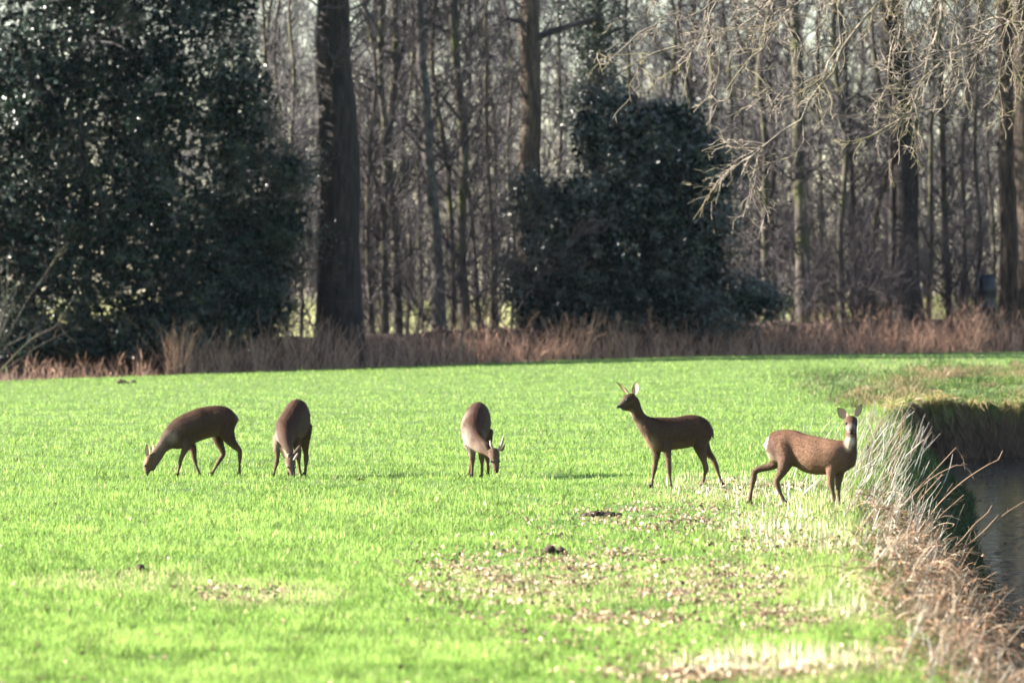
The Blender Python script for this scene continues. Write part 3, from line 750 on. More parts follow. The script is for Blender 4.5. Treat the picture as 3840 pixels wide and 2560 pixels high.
clod('soil_clod', 'small dark soil crumb with a twin beside it near the largest clods', 1800, 2062, 26, 16, 2, lumps=4)
clod('soil_clod', 'small dark soil crumb between its twin and the largest clods', 1846, 2060, 26, 16, 12, lumps=4)
clod('soil_clod', 'dark soil clod in the open grass near the yellowish patch', 525, 2142, 62, 26, 3)
clod('molehill', 'low brown molehill at the field edge below the big holly', 460, 1440, 60, 16, 4)
clod('soil_clod', 'small dark clod between the grazing bucks', 1352, 1802, 46, 12, 5, lumps=6)
clod('soil_clod', 'flat strip of dark soil upslope of the largest clods', 2060, 2012, 70, 14, 6)
clod('soil_clod', 'thin dark soil scrape beside the alert doe', 2260, 1940, 150, 8, 7, lumps=14)
clod('soil_clod', 'dark crumbs of soil in the stubble near the alert doe', 2540, 1962, 90, 14, 8)
clod('soil_clod', 'small dark crumb next to the leaves of the yellowish patch', 978, 2130, 34, 16, 9, lumps=5)
clod('soil_clod', 'dark crumb at the edge of the main leaf patch', 1618, 2140, 34, 18, 10, lumps=5)

# ------------------------------------------------------------------ ditch bank vegetation
def bank_pt(y, off):
    """point at distance off inside the ditch from its left edge"""
    i = np.interp(y, DL[:9, 1], DL[:9, 0])
    return i + off, y
rg = np.random.default_rng(71)
# reed stalks leaning over the edge
n = 950
y = np.where(rg.uniform(0, 1, n) < 0.5, 53 + 35 * rg.uniform(0, 1, n) ** 1.3, rg.uniform(25, 54, n))
off = np.where(y < 54, rg.normal(0.36, 0.24, n), rg.normal(0.02, 0.36, n))
x, y = bank_pt(y, off); z = gz(x, y) - 0.03
h = rg.uniform(0.10, 0.52, n) * np.interp(y, [25, 60, 92], [0.6, 0.9, 1.0])
d = norm(np.stack([rg.normal(0.42, 0.24, n), rg.normal(0.0, 0.25, n), np.ones(n)], 1))
p = np.stack([x, y, z], 1); out = [p]
for k in range(3):
    out.append(out[-1] + d * h[:, None] / 3); d = norm(d + rg.normal(0, 0.10, (n, 3)))
Pp = np.stack(out, 1); R = rg.uniform(0.0035, 0.008, n)[:, None] * np.array([[1, .9, .75, .4]])
V, F = tubes(Pp, R, 3)
C = np.where(rg.uniform(0, 1, (n, 1)) < 0.55, np.array([0.72, 0.66, 0.56]), np.array([0.42, 0.31, 0.21])) * rg.uniform(0.6, 1.15, (n, 1))
bg = Bag(); bg.add(V, F, np.repeat(C, 12, 0))
tag(bg.obj('dry_reeds', M['dry']), 'whitish dead reed stalks leaning over the ditch edge', 'reeds', kind='stuff')

# matted dead bramble and grass on the slope of the bank
bg = Bag()
n = 13000
y = np.concatenate([rg.uniform(24, 46, n * 9 // 10), rg.uniform(46, 54, n - n * 9 // 10)])
off = (rg.uniform(0.0, 1.0, n) + 0.25 * wnoise(y, y * 0, 2.2, 3)) * np.interp(y, [24, 45, 60, 70], [1.5, 1.35, 1.0, 0.4]) + 0.12
x, y = bank_pt(y, off); z = gz(x, y)
hump = np.clip(0.45 + 0.7 * wnoise(x, y, 1.3, 7), 0.05, 1.2)
dens = rg.uniform(0, 1, n) < 0.25 + 0.75 * np.clip(hump, 0, 1)
x, y, z, hump = x[dens], y[dens], z[dens], hump[dens]; n = len(x)
z = z + rg.uniform(0, 0.30, n) * hump * np.interp(y, [24, 50, 70], [0.9, 1.0, 0.4])
d = norm(rg.normal(size=(n, 3)) * np.array([0.8, 0.7, 0.7]) + np.array([0.35, 0, 0.35]))
L = rg.uniform(0.10, 0.40, n)[:, None]
p = np.stack([x, y, z], 1); out = [p]
for k in range(5):
    out.append(out[-1] + d * L / 5); d = norm(d + rg.normal(0, 0.16, (n, 3)) + np.array([0.02, 0, -0.28]))
Pp = np.stack(out, 1); R = (rg.uniform(0.0013, 0.0032, n) * np.interp(y, [24, 50], [0.9, 1.2]))[:, None] * np.array([[1, 1, .95, .85, .7, .4]])
V, F = ribbons(Pp, R * 1.2, rg)
tcol = np.where(rg.uniform(0, 1, (n, 1)) < 0.3, np.array([0.36, 0.28, 0.19]), np.array([0.17, 0.10, 0.058]))
bg.add(V, F, np.repeat(tcol * rg.uniform(0.3, 1.35, (n, 1)), 12, 0))
nl = 7000
j = rg.integers(0, n, nl); Cn = Pp[j, rg.integers(0, 6, nl)] + rg.normal(0, 0.02, (nl, 3))
V, F = leaves(Cn, rg.uniform(0.012, 0.04, nl), rg, aspect=0.35, fold=0.7)
bg.add(V, F, np.repeat(np.array([[0.30, 0.175, 0.09]]) * rg.uniform(0.15, 1.4, (nl, 1)), 4, 0))
tag(bg.obj('bramble_mat', M['dry']), 'tangled brown mat of dead bramble on the slope of the ditch', 'bramble', kind='stuff')

# dark grass on the shaded slope of the near bank
rg = np.random.default_rng(74)
n = 42000
y = rg.uniform(30, 101, n); x, y = bank_pt(y, rg.uniform(0.05, 1.75, n) * np.interp(y, [30, 88, 101], [1, 1, 0.5]))
z = gz(x, y); ok = z > WATER_Z - 0.02; x, y, z = x[ok], y[ok], z[ok] - 0.01; n = len(x)
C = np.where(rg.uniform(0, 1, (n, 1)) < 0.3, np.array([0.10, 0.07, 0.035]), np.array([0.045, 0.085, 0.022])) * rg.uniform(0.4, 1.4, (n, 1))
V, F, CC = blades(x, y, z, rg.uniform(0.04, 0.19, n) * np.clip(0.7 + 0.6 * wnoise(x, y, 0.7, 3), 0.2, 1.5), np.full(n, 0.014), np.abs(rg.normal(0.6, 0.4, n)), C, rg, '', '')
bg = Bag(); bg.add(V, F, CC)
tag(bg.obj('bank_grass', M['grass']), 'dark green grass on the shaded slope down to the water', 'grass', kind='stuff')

# arching bramble canes reaching over the water, photo pixels and distance
CANES = [([(3330, 1900, 62), (3420, 1850, 62), (3500, 1770, 62), (3585, 1678, 62)], 12), ([(3585, 1678, 62), (3612, 1720, 62), (3616, 1745, 62)], 6),
         ([(3360, 1930, 60), (3440, 1840, 60), (3540, 1765, 60), (3612, 1744, 60), (3640, 1770, 60), (3652, 1795, 60)], 10),
         ([(3400, 1930, 58), (3470, 1850, 58), (3535, 1778, 58)], 12),
         ([(3420, 2010, 56), (3520, 1890, 56), (3610, 1805, 56), (3700, 1745, 56), (3755, 1712, 56), (3760, 1690, 56)], 12),
         ([(3450, 2000, 55), (3540, 1920, 55), (3615, 1855, 55)], 12),
         ([(3500, 2110, 50), (3600, 2030, 50), (3660, 1960, 50), (3705, 1920, 50), (3720, 1895, 50)], 12),
         ([(3520, 2120, 50), (3620, 2050, 50), (3700, 1980, 50), (3745, 1930, 50)], 12),
         ([(3540, 2130, 50), (3640, 2060, 50), (3750, 1940, 50), (3840, 1880, 50), (3900, 1850, 50)], 9),
         ([(3280, 1880, 62), (3345, 1770, 62), (3375, 1660, 62), (3385, 1530, 62)], 7), ([(3255, 1840, 60), (3350, 1800, 60), (3460, 1812, 60)], 7)]
CANE_LABELS = ['upper bramble cane ending in a sharp downward kink over the ditch', 'short drooping tip hanging from the kinked upper bramble cane', 'bramble cane with a flat bowed top and drooping end', 'short straight bramble cane just below the bowed one', 'longest bramble cane with an upturned hooked tip over the ditch', 'short straight bramble cane just below the hooked one', 'low bramble cane with a bent-up tip close to the water', 'low bramble cane in a sheaf over the water', 'dark low cane reaching farthest across the water', 'upright thin bramble shoot among the reeds', 'nearly level bramble shoot crossing the reeds']
for k, (pts, wd) in enumerate(CANES):
    rg = np.random.default_rng(800 + k)
    pp = np.array([[*P(a, b_, d_), wd / FPX * d_ / 2] for a, b_, d_ in pts])
    # root the cane in the bank
    x0, y0, z0, r0 = pp[0]
    ex = np.interp(y0, DL[:9, 1], DL[:9, 0])
    if k != 1:
        bx = min(x0 - 0.1, ex + 0.8); bz = float(gz(bx, y0)) - 0.04
        pp = np.concatenate([[[bx, y0, min(bz, z0 - 0.02), r0]], pp])
    ln = smooth_line(pp, 14)
    R = ln[:, 3] * np.linspace(0.55, 0.32, 14)
    V, F = tubes(ln[None, :, :3], R[None], 5)
    c = np.array([0.19, 0.125, 0.08]) * rg.uniform(0.8, 1.25)
    bg = Bag(); bg.add(V, F, np.tile(c, (len(V), 1)))
    b1, r1 = grow(ln[None, 3:, :3], R[None, 3:], 10, 0.07, 0.9, rg, K=3, rr=0.4, tip=0.0015)
    V, F = tubes(b1, r1, 3); bg.add(V, F, np.tile(c, (len(V), 1)))
    org = ln[0, :3]
    o = bg.obj('bramble_cane', M['dry'], None, True, org); o.location = org
    tag(o, CANE_LABELS[k], 'bramble', 'bramble canes over the ditch')

# grass fringe hanging over the far bank's lip
rg = np.random.default_rng(72)
n = 6000
tt = rg.uniform(0, 1, n)
seg = DL[6:12]; ti = tt * (len(seg) - 1) * 0.999; i = ti.astype(int); f = (ti - i)[:, None]
pt = seg[i] * (1 - f) + seg[i + 1] * f
ou = np.array([0.25, 1.0]) / 1.03
off = rg.uniform(-0.05, 0.35, n)
x, y = pt[:, 0] + ou[0] * off * 0, pt[:, 1] + off
z = gz(x, y) - 0.02
tuft = np.clip(0.5 + wnoise(x, y * 0, 0.8, 18), 0.1, 1.2)
h = rg.uniform(0.10, 0.5, n) * tuft
d = norm(np.stack([rg.normal(-0.1, 0.35, n), rg.normal(-0.75, 0.25, n), rg.normal(0.55, 0.25, n)], 1))
p = np.stack([x, y, z], 1); out = [p]
for k in range(3):
    out.append(out[-1] + d * h[:, None] / 3); d = norm(d + rg.normal(0, 0.1, (n, 3)) + np.array([0, -0.05, -0.5]))
Pp = np.stack(out, 1); R = np.full(n, 0.005)[:, None] * np.array([[1, .9, .7, .3]])
V, F = ribbons(Pp, R, rg)
C = np.where(rg.uniform(0, 1, (n, 1)) < 0.5, np.array([0.40, 0.30, 0.15]), np.array([0.16, 0.20, 0.05])) * rg.uniform(0.5, 1.25, (n, 1))
bg = Bag(); bg.add(V, F, np.repeat(C, 8, 0))
tag(bg.obj('hanging_grass', M['grass']), 'fringe of brown and green grass hanging over the far bank', 'grass', kind='stuff')

# roots and torn sods hanging down the earth face
rg = np.random.default_rng(75)
n = 1500
ti = rg.uniform(0.2, 4.98, n); i = ti.astype(int); f = (ti - i)[:, None]
pt = seg[i] * (1 - f) + seg[i + 1] * f
p = np.stack([pt[:, 0], pt[:, 1] - rg.uniform(0.02, 0.3, n), np.zeros(n)], 1)
p[:, 2] = gz(p[:, 0], p[:, 1]) + rg.uniform(-0.1, 0.05, n)
d = norm(np.stack([rg.normal(0, 0.3, n), rg.normal(-0.35, 0.2, n), np.full(n, -0.6)], 1)); out = [p]
h = rg.uniform(0.1, 0.6, n)[:, None]
for k in range(4):
    out.append(out[-1] + d * h / 4); d = norm(d + rg.normal(0, 0.3, (n, 3)) + np.array([0, 0, -0.25]))
Pp = np.stack(out, 1); R = rg.uniform(0.004, 0.012, n)[:, None] * np.array([[1, .9, .7, .5, .2]])
V, F = ribbons(Pp, R, rg); bg = Bag(); bg.add(V, F, np.repeat(np.array([[0.10, 0.07, 0.045]]) * rg.uniform(0.3, 1.8, (n, 1)), 10, 0))
tag(bg.obj('hanging_roots', M['dry']), 'brown roots and torn sods hanging down the earth face of the far bank', 'roots', kind='stuff')

# tussocks on the far bank
rg = np.random.default_rng(73)
nT = 150
tu, tv = rg.uniform(3180, 4000, nT), 1372 + 160 * rg.uniform(0, 1, nT) ** 0.8
td = CAMH * FPX / (tv - HOR); txx = (tu - CX) / FPX * td
ok = ~in_ditch(txx, td) & ((tv - 1372) > (3480 - tu) * 0.45)
txx, td = txx[ok], td[ok]; nT = len(txx)
j = np.repeat(np.arange(nT), 110); n = len(j)
rad = rg.uniform(0.10, 0.34, nT)[j]
x = txx[j] + rg.normal(0, 1, n) * rad; y = td[j] + rg.normal(0, 1, n) * rad * 1.6
ok = ~in_ditch(x, y); x, y, j = x[ok], y[ok], j[ok]; n = len(x)
z = gz(x, y) - 0.02
d = norm(np.stack([rg.normal(0.0, 0.5, n), rg.normal(-0.25, 0.4, n), np.ones(n)], 1))
h = rg.uniform(0.10, 0.30, nT)[j] * rg.uniform(0.5, 1.2, n)
p = np.stack([x, y, z], 1); out = [p]
for k in range(3):
    out.append(out[-1] + d * h[:, None] / 3); d = norm(d + rg.normal(0, 0.12, (n, 3)) + np.array([0, -0.1, -0.3]))
Pp = np.stack(out, 1); R = np.full(n, 0.007)[:, None] * np.array([[1, .9, .7, .3]])
V, F = ribbons(Pp, R, rg)
kind = rg.uniform(0, 1, nT)[j][:, None]
C = np.where(kind < 0.36, np.array([0.20, 0.15, 0.08]), np.where(kind < 0.8, np.array([0.055, 0.095, 0.025]), np.array([0.12, 0.17, 0.045]))) * rg.uniform(0.5, 1.35, (n, 1))
bg = Bag(); bg.add(V, F, np.repeat(C, 8, 0))
tag(bg.obj('tussock_grass', M['grass']), 'rough brown and dark green tussocks on top of the far bank', 'grass', kind='stuff')

# ------------------------------------------------------------------ overhanging tree at the right
rg = np.random.default_rng(81)
D0 = 84.0
tx, ty = 9.9, 88.5
tz = float(gz(tx, ty)) - 0.1
root = empty('overhanging_tree', (tx, ty, tz + 0.1))
tag(root, 'tree whose bare sunlit lichened branches hang down over the ditch', 'tree')
org = np.array([tx, ty, tz + 0.1])
tl = smooth_line(np.array([[tx, ty, tz], [tx + 0.1, ty, 2.5], [tx - 0.1, ty, 5.5], [tx + 0.2, ty, 9], [tx, ty, 13.0]]), 16)
R = np.interp(np.linspace(0, 1, 16), [0, 0.08, 1], [0.42, 0.32, 0.06])
V, F = tubes(tl[None], R[None], 12); bg = Bag(); bg.add(V, F); bg.obj('trunk', M['brown_bark'], root, True, org)
LIMBS = [  # photo points, first one above the frame; start height on the trunk; width px
    (7.2, [(3540, -120), (3527, 0), (3518, 107), (3491, 170), (3473, 259), (3446, 321), (3428, 411), (3402, 437), (3357, 464), (3300, 490), (3245, 520)], 24, 0.0),
    (7.8, [(3420, -130), (3303, 0), (3214, 107), (3160, 179), (3116, 286), (3045, 348), (3000, 446), (2900, 510), (2830, 590), (2770, 660)], 15, 0.6),
    (5.2, [(3980, 60), (3840, 85), (3750, 94), (3687, 143), (3616, 160), (3540, 230), (3470, 300)], 18, -0.8),
    (8.0, [(3200, -140), (3009, 0), (2928, 80), (2875, 170), (2800, 225), (2740, 300), (2720, 340)], 14, 0.4),
    (8.3, [(3000, -120), (2860, 40), (2690, 134), (2560, 170), (2430, 210), (2330, 270)], 13, 1.0),
    (7.9, [(3200, -60), (3143, 20), (3156, 134), (3120, 230), (3050, 330), (2960, 350), (2890, 420)], 12, -0.5),
    (7.4, [(3480, -100), (3400, 40), (3340, 200), (3330, 300), (3370, 350), (3440, 400), (3430, 500), (3440, 600)], 10, 0.9),
    (8.2, [(2820, -150), (2720, -40), (2600, 60), (2450, 90), (2350, 160), (2290, 240)], 11, 0.2),
    (7.6, [(3700, -130), (3640, 0), (3580, 90), (3560, 180), (3600, 280), (3560, 380), (3500, 430)], 10, 1.4),
    (6.0, [(3940, -40), (3850, 20), (3780, 90), (3760, 200), (3800, 290)], 10, -1.2),
]
tw = Bag()
for hs, pts, wd, ddp in LIMBS:
    pp = [np.array([*P(a, b_, D0 + ddp), 0]) for a, b_ in pts]
    st = np.array([tx, ty, hs + 0.0, 0]); f0 = pp[0]
    midp = (st + f0) / 2 + np.array([0, 0, 0.5, 0])
    pp = np.array([st, midp] + pp)
    ln = smooth_line(pp, 34)[:, :3]
    ln[4:] += rg.normal(0, 0.018, (30, 3))
    r0 = wd / FPX * D0 / 2
    L0 = np.linspace(0, 1, 34)
    rr = np.interp(L0, [0, 0.3, 1], [max(r0 * 2, 0.07), r0 * 1.1, r0 * 0.33])
    V, F = tubes(ln[None], rr[None], 7)
    bg = Bag(); bg.add(V, F); bg.obj('limb', M['limb'], root, True, org)
    sub, sr = ln[None, 9:], rr[None, 9:]
    b1, r1 = grow(sub, sr, 40, 0.85, 0.8, rg, K=7, t0=0.0, rr=0.7, tip=0.005, up=-0.04, wob=0.28, rmax=0.013)
    V, F = tubes(b1, r1, 4); tw.add(V, F)
    b2, r2 = grow(b1, r1, 220, 0.40, 0.8, rg, K=5, rr=0.75, tip=0.004, up=0.0, wob=0.3, rmax=0.007)
    V, F = tubes(b2, r2, 3); tw.add(V, F)
    b3, r3 = grow(b2, r2, 520, 0.15, 0.8, rg, K=3, rr=0.85, tip=0.003, up=0.03, wob=0.2, rmax=0.004)
    V, F = ribbons(b3, r3, rg); tw.add(V, F)
tw.obj('twigs', M['limb'], root, True, org)

# ------------------------------------------------------------------ air
hm = bpy.data.materials.new('thin_haze'); hm.use_nodes = True
hn = hm.node_tree; hn.nodes.clear()
ho = hn.nodes.new('ShaderNodeOutputMaterial'); hv = hn.nodes.new('ShaderNodeVolumePrincipled')
hv.inputs['Color'].default_value = (0.78, 0.76, 1.0, 1); hv.inputs['Density'].default_value = 0.000016; hv.inputs['Anisotropy'].default_value = 0.0
hn.links.new(hv.outputs[0], ho.inputs['Volume'])
x0, x1, y0, y1, z0, z1 = -950.0, 950.0, -320.0, 4050.0, -3.0, 42.0
V = np.array([(x, y, z) for x in (x0, x1) for y in (y0, y1) for z in (z0, z1)])
F = np.array([(0, 1, 3, 2), (4, 6, 7, 5), (0, 4, 5, 1), (2, 3, 7, 6), (0, 2, 6, 4), (1, 5, 7, 3)])
tag(mesh_obj('haze', V, F, hm), 'thin mauve winter haze in the air over the whole place', 'haze', kind='stuff')

# ------------------------------------------------------------------ plastic barrel
bx, by = belt_point(3700, 4.0)
bz = float(gz(bx, by))
root = empty('plastic_barrel', (bx, by, bz)); tag(root, 'dark shiny plastic barrel standing beside the brown trunk', 'barrel')
prof = [(0.0, 0.0), (0.27, 0.0), (0.30, 0.04), (0.31, 0.3), (0.325, 0.34), (0.325, 0.38), (0.31, 0.42), (0.31, 0.72), (0.325, 0.76), (0.325, 0.80), (0.31, 0.84), (0.30, 1.05), (0.24, 1.14), (0.20, 1.15)]
def lathe(prof, S=24):
    a = np.arange(S) / S * 2 * math.pi
    V = np.concatenate([np.stack([r * np.cos(a), r * np.sin(a), np.full(S, z)], 1) for r, z in prof])
    idx = np.arange(len(prof) * S).reshape(-1, S); i2 = np.roll(idx, -1, 1)
    return V, np.stack([idx[:-1], i2[:-1], i2[1:], idx[1:]], -1).reshape(-1, 4)
zb = 0.42
V, F = lathe(prof); bg = Bag(); bg.add(V * np.array([1, 1, 1.32]), F); bg.obj('body', M['plastic'], root, True)
V, F = lathe([(0.0, 1.54), (0.2, 1.535), (0.225, 1.52), (0.23, 1.47)]); bg = Bag(); bg.add(V, F); bg.obj('lid', M['plastic'], root, True)

# ------------------------------------------------------------------ roe deer
def ring_loft(C, A, B, S=18):
    C, A, B = map(np.asarray, (C, A, B))
    a = np.arange(S) / S * 2 * math.pi
    V = C[:, None] + A[:, None] * np.cos(a)[None, :, None] + B[:, None] * np.sin(a)[None, :, None]
    N = len(C)
    idx = np.arange(N * S).reshape(N, S); i2 = np.roll(idx, -1, 1)
    F4 = np.stack([idx[:-1], i2[:-1], i2[1:], idx[1:]], -1).reshape(-1, 4)
    t0 = norm(C[0] - C[1]); t1 = norm(C[-1] - C[-2])
    r0 = np.linalg.norm(B[0]); r1 = np.linalg.norm(B[-1])
    V = np.concatenate([V.reshape(-1, 3), [C[0] + t0 * r0 * 0.6, C[-1] + t1 * r1 * 0.6]])
    e0, e1 = N * S, N * S + 1
    F3 = np.concatenate([np.stack([np.full(S, e0), i2[0], idx[0]], 1), np.stack([np.full(S, e1), idx[-1], i2[-1]], 1)])
    return V, [F4, F3]

def deer(label, d0, ztr, trunk, chains, legs, ears, eyes, nose, antlers=(), tail=None, paint=(), dark=0.8):
    """trunk: (topX,topY,botX,botY,half width m,dd); chains/legs: (X,Y,dd,r); all X,Y go through ztr to photo pixels"""
    def pt(X, Y, dd): return P(*ztr(X, Y), d0 + dd)
    bag = Bag()
    T = np.array([[*pt(a, b_, g), *pt(c, e, g), hw] for a, b_, c, e, hw, g in trunk])
    T = smooth_line(np.concatenate([(T[:, :3] + T[:, 3:6]) / 2, (T[:, :3] - T[:, 3:6]) / 2, T[:, 6:7]], 1), len(T) * 4)
    C, A, hw = T[:, :3], T[:, 3:6], T[:, 6]
    tan = norm(np.gradient(C, axis=0))
    Bv = norm(np.cross(tan, A)) * np.maximum(hw, 0.01)[:, None]
    V, F = ring_loft(C, A, Bv); bag.add(V, F)
    foot = []
    for ch in list(chains) + list(legs):
        isleg = ch in legs
        pts = [[*pt(X, Y, g), r] for X, Y, g, r in ch]
        if isleg:
            x, y, z, r = pts[-1]
            g0 = float(gz(x, y))
            if z > g0 + 0.02: pts.append([x - 0.004, y - 0.005, g0 - 0.005, r * 1.05])
            foot.append(pts[-1])
        if isleg:
            for kk, ff in ((-5, 0.93), (-4, 1.10), (-3, 0.84), (-2, 1.0)):
                if len(pts) + kk > 1: pts[kk][3] *= ff
        ln = smooth_line(np.array(pts), len(pts) * 4)
        tn = norm(np.gradient(ln[:, :3], axis=0))
        ref = np.array([0.25, 0.96, 0.1])
        a = norm(np.cross(tn, np.broadcast_to(ref, tn.shape))); b_ = np.cross(tn, a)
        r = np.maximum(ln[:, 3:4], 0.006)
        V, F = ring_loft(ln[:, :3], a * r, b_ * r, 12); bag.add(V, F)
    foot = np.array(foot)[:, :3]
    org = np.array([foot[:, 0].mean(), foot[:, 1].mean(), float(gz(foot[:, 0].mean(), foot[:, 1].mean()))])
    root = empty('roe_deer', org); tag(root, label, 'deer', 'roe deer in the field')
    tmp = bag.obj('tmp', M['fur'], None, True, org)
    m1 = tmp.modifiers.new('r', 'REMESH'); m1.mode = 'VOXEL'; m1.voxel_size = 0.0088; m1.use_smooth_shade = True
    m2 = tmp.modifiers.new('s', 'SMOOTH'); m2.factor = 0.5; m2.iterations = 6
    bpy.context.view_layer.update()
    me = bpy.data.meshes.new_from_object(tmp.evaluated_get(bpy.context.evaluated_depsgraph_get()))
    bpy.data.objects.remove(tmp)
    me.name = 'body'
    nv = len(me.vertices)
    co = np.empty(nv * 3, np.float32); me.vertices.foreach_get('co', co); co = co.reshape(-1, 3) + org
    nn = np.empty(nv * 3, np.float32); me.vertex_normals.foreach_get('vector', nn); nn = nn.reshape(-1, 3)
    h = co[:, 2] - org[2]
    lump = wnoise(co[:, 0] + co[:, 1] * 0.3, co[:, 2], 0.5, 4, 2) * sstep(0.3, 0.45, h)
    me.vertices.foreach_set('co', (co - org + nn * (0.005 * lump)[:, None]).astype(np.float32).ravel())
    me.update()
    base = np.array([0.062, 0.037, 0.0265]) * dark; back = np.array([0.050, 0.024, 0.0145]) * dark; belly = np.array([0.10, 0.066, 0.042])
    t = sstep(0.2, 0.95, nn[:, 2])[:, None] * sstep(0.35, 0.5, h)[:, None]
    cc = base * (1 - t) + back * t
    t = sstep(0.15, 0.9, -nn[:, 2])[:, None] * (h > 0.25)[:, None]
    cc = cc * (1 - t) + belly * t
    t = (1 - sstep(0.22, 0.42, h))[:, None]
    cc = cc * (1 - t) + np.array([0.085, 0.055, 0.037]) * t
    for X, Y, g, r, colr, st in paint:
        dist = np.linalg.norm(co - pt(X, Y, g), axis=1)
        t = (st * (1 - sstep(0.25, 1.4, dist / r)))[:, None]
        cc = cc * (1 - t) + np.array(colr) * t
    a = me.color_attributes.new('Col', 'FLOAT_COLOR', 'POINT')
    full = np.ones((nv, 4), np.float32); full[:, :3] = cc; a.data.foreach_set('color', full.ravel())
    me.polygons.foreach_set('use_smooth', np.ones(len(me.polygons), bool))
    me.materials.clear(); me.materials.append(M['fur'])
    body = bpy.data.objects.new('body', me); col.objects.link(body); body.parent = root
    hr = np.random.default_rng(nv)      # short winter hair lying back over the body
    cand = np.where(h > 0.27)[0]
    j = hr.choice(cand, 9000)
    back_dir = norm(C[0] - C[-1]) * np.array([1, 1, 0.2]) + np.array([0, 0, -0.35])
    N_ = nn[j]; fl = back_dir + hr.normal(0, 0.25, (9000, 3)); fl = norm(fl - (fl * N_).sum(1, keepdims=True) * N_)
    dr = norm(fl + N_ * hr.uniform(0.15, 0.55, (9000, 1)))
    p0 = co[j] - org - N_ * 0.002 + hr.normal(0, 0.003, (9000, 3))
    ln_ = hr.uniform(0.010, 0.026, (9000, 1)) * np.where(np.linalg.norm(co[j] - pt(*nose[:3]), axis=1) < 0.2, 0.35, 1.0)[:, None]
    sd_ = norm(np.cross(dr, N_)) * 0.0022
    hv_ = np.stack([p0 - sd_, p0 + sd_, p0 + dr * ln_], 1).reshape(-1, 3)
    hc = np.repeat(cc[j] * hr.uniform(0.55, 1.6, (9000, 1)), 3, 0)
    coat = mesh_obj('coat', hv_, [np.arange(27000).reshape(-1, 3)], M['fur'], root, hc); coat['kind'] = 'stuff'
    # ears: (base X,Y,dd, tip X,Y,dd, half width m, opening direction)
    for bX, bY, bd, tX, tY, td, hw, op in ears:
        b0, t1 = pt(bX, bY, bd), pt(tX, tY, td)
        ax = t1 - b0; L = np.linalg.norm(ax); axn = ax / L
        op = np.array(op, float); op = norm(op - (op @ axn) * axn)
        sd = np.cross(axn, op)
        nt_, ns = 9, 9
        tt = np.linspace(0, 1, nt_)[:, None]; ss = np.linspace(-1, 1, ns)[None, :]
        wv = hw * np.maximum(np.interp(tt, [0, .15, .4, .65, .85, .95, 1], [.5, .82, 1, .82, .45, .22, .04]), 0.03)
        cup = (0.85 * (1 - tt) + 0.35)
        ang_ = ss * cup * 1.25
        inn = b0 + axn * (tt * L)[..., None] + sd * (wv * np.sin(ang_) / np.sin(np.minimum(cup * 1.25, 1.5)))[..., None] - op * (wv * (np.cos(ang_) - 0.4) * 0.9)[..., None]
        out = inn - op * 0.006 * np.ones_like(inn) * (1 - np.abs(ss))[..., None]
        V = np.concatenate([inn.reshape(-1, 3), out.reshape(-1, 3)])
        idx = np.arange(nt_ * ns).reshape(nt_, ns)
        q_ = np.stack([idx[:-1, :-1], idx[:-1, 1:], idx[1:, 1:], idx[1:, :-1]], -1).reshape(-1, 4)
        rim = np.clip((np.abs(ss) - 0.78) / 0.22, 0, 1) + np.clip((tt - 0.82) / 0.18, 0, 1)
        rim = np.clip(np.broadcast_to(rim, (nt_, ns)), 0, 1)[..., None]
        ci = np.array([0.46, 0.33, 0.23]) * (1 - rim) + np.array([0.03, 0.022, 0.018]) * rim
        co_ = np.broadcast_to(np.array([0.085, 0.058, 0.042]), ci.shape) * (1 - 0.6 * np.clip((tt - .7) / .3, 0, 1))[..., None]
        eb = Bag(); eb.add(V, [q_, q_[:, ::-1] + nt_ * ns], np.concatenate([ci.reshape(-1, 3), co_.reshape(-1, 3)])); eb.obj('ear', M['ear'], root, True, org)
    def ball(name, c, r, mat, sc=(1, 1, 1)):
        th = np.linspace(0, math.pi, 9); ph = np.arange(12) / 12 * 2 * math.pi
        pts = np.stack([np.outer(np.sin(th), np.cos(ph)), np.outer(np.sin(th), np.sin(ph)), np.outer(np.cos(th), np.ones(12))], -1) * r * np.array(sc) + c
        idx = np.arange(108).reshape(9, 12); i2 = np.roll(idx, -1, 1)
        bb = Bag(); bb.add(pts.reshape(-1, 3), np.stack([idx[:-1], i2[:-1], i2[1:], idx[1:]], -1).reshape(-1, 4)); return bb.obj(name, mat, root, True, org)
    for fp in foot:      # dark split hooves
        hb = Bag()
        for sx in (-1, 1):
            g0 = float(gz(fp[0], fp[1])); c = np.array([fp[0] + sx * 0.009 - 0.006, fp[1] - 0.006, g0])
            prof_ = [(0.013, 0.019, 0.0), (0.012, 0.016, 0.018), (0.008, 0.010, 0.036), (0.002, 0.002, 0.042)]
            an_ = np.arange(8) / 8 * 2 * math.pi
            V = np.concatenate([np.stack([c[0] + a_ * np.cos(an_), c[1] + b__ * np.sin(an_), np.full(8, c[2] + zz)], 1) for a_, b__, zz in prof_])
            idx = np.arange(32).reshape(4, 8); i2 = np.roll(idx, -1, 1)
            hb.add(V, np.stack([idx[:-1], i2[:-1], i2[1:], idx[1:]], -1).reshape(-1, 4))
        hb.obj('hoof', M['hoof'], root, True, org)
    for X, Y, g, r in eyes: ball('eye', pt(X, Y, g), r, M['eye'])
    if nose: ball('nose', pt(*nose[:3]), nose[3], M['eye'], (1.15, 1.0, 0.8))
    for an in antlers:
        ln = smooth_line(np.array([[*pt(X, Y, g), r] for X, Y, g, r in an]), 10)
        ln = np.concatenate([ln, ln[-1:] + np.array([[0, 0, 0.002, -ln[-1, 3] + 0.0005]])])
        V, F = tubes(ln[None, :, :3], ln[None, :, 3], 8); ab = Bag(); ab.add(V, F); ab.obj('antler', M['velvet'], root, True, org)
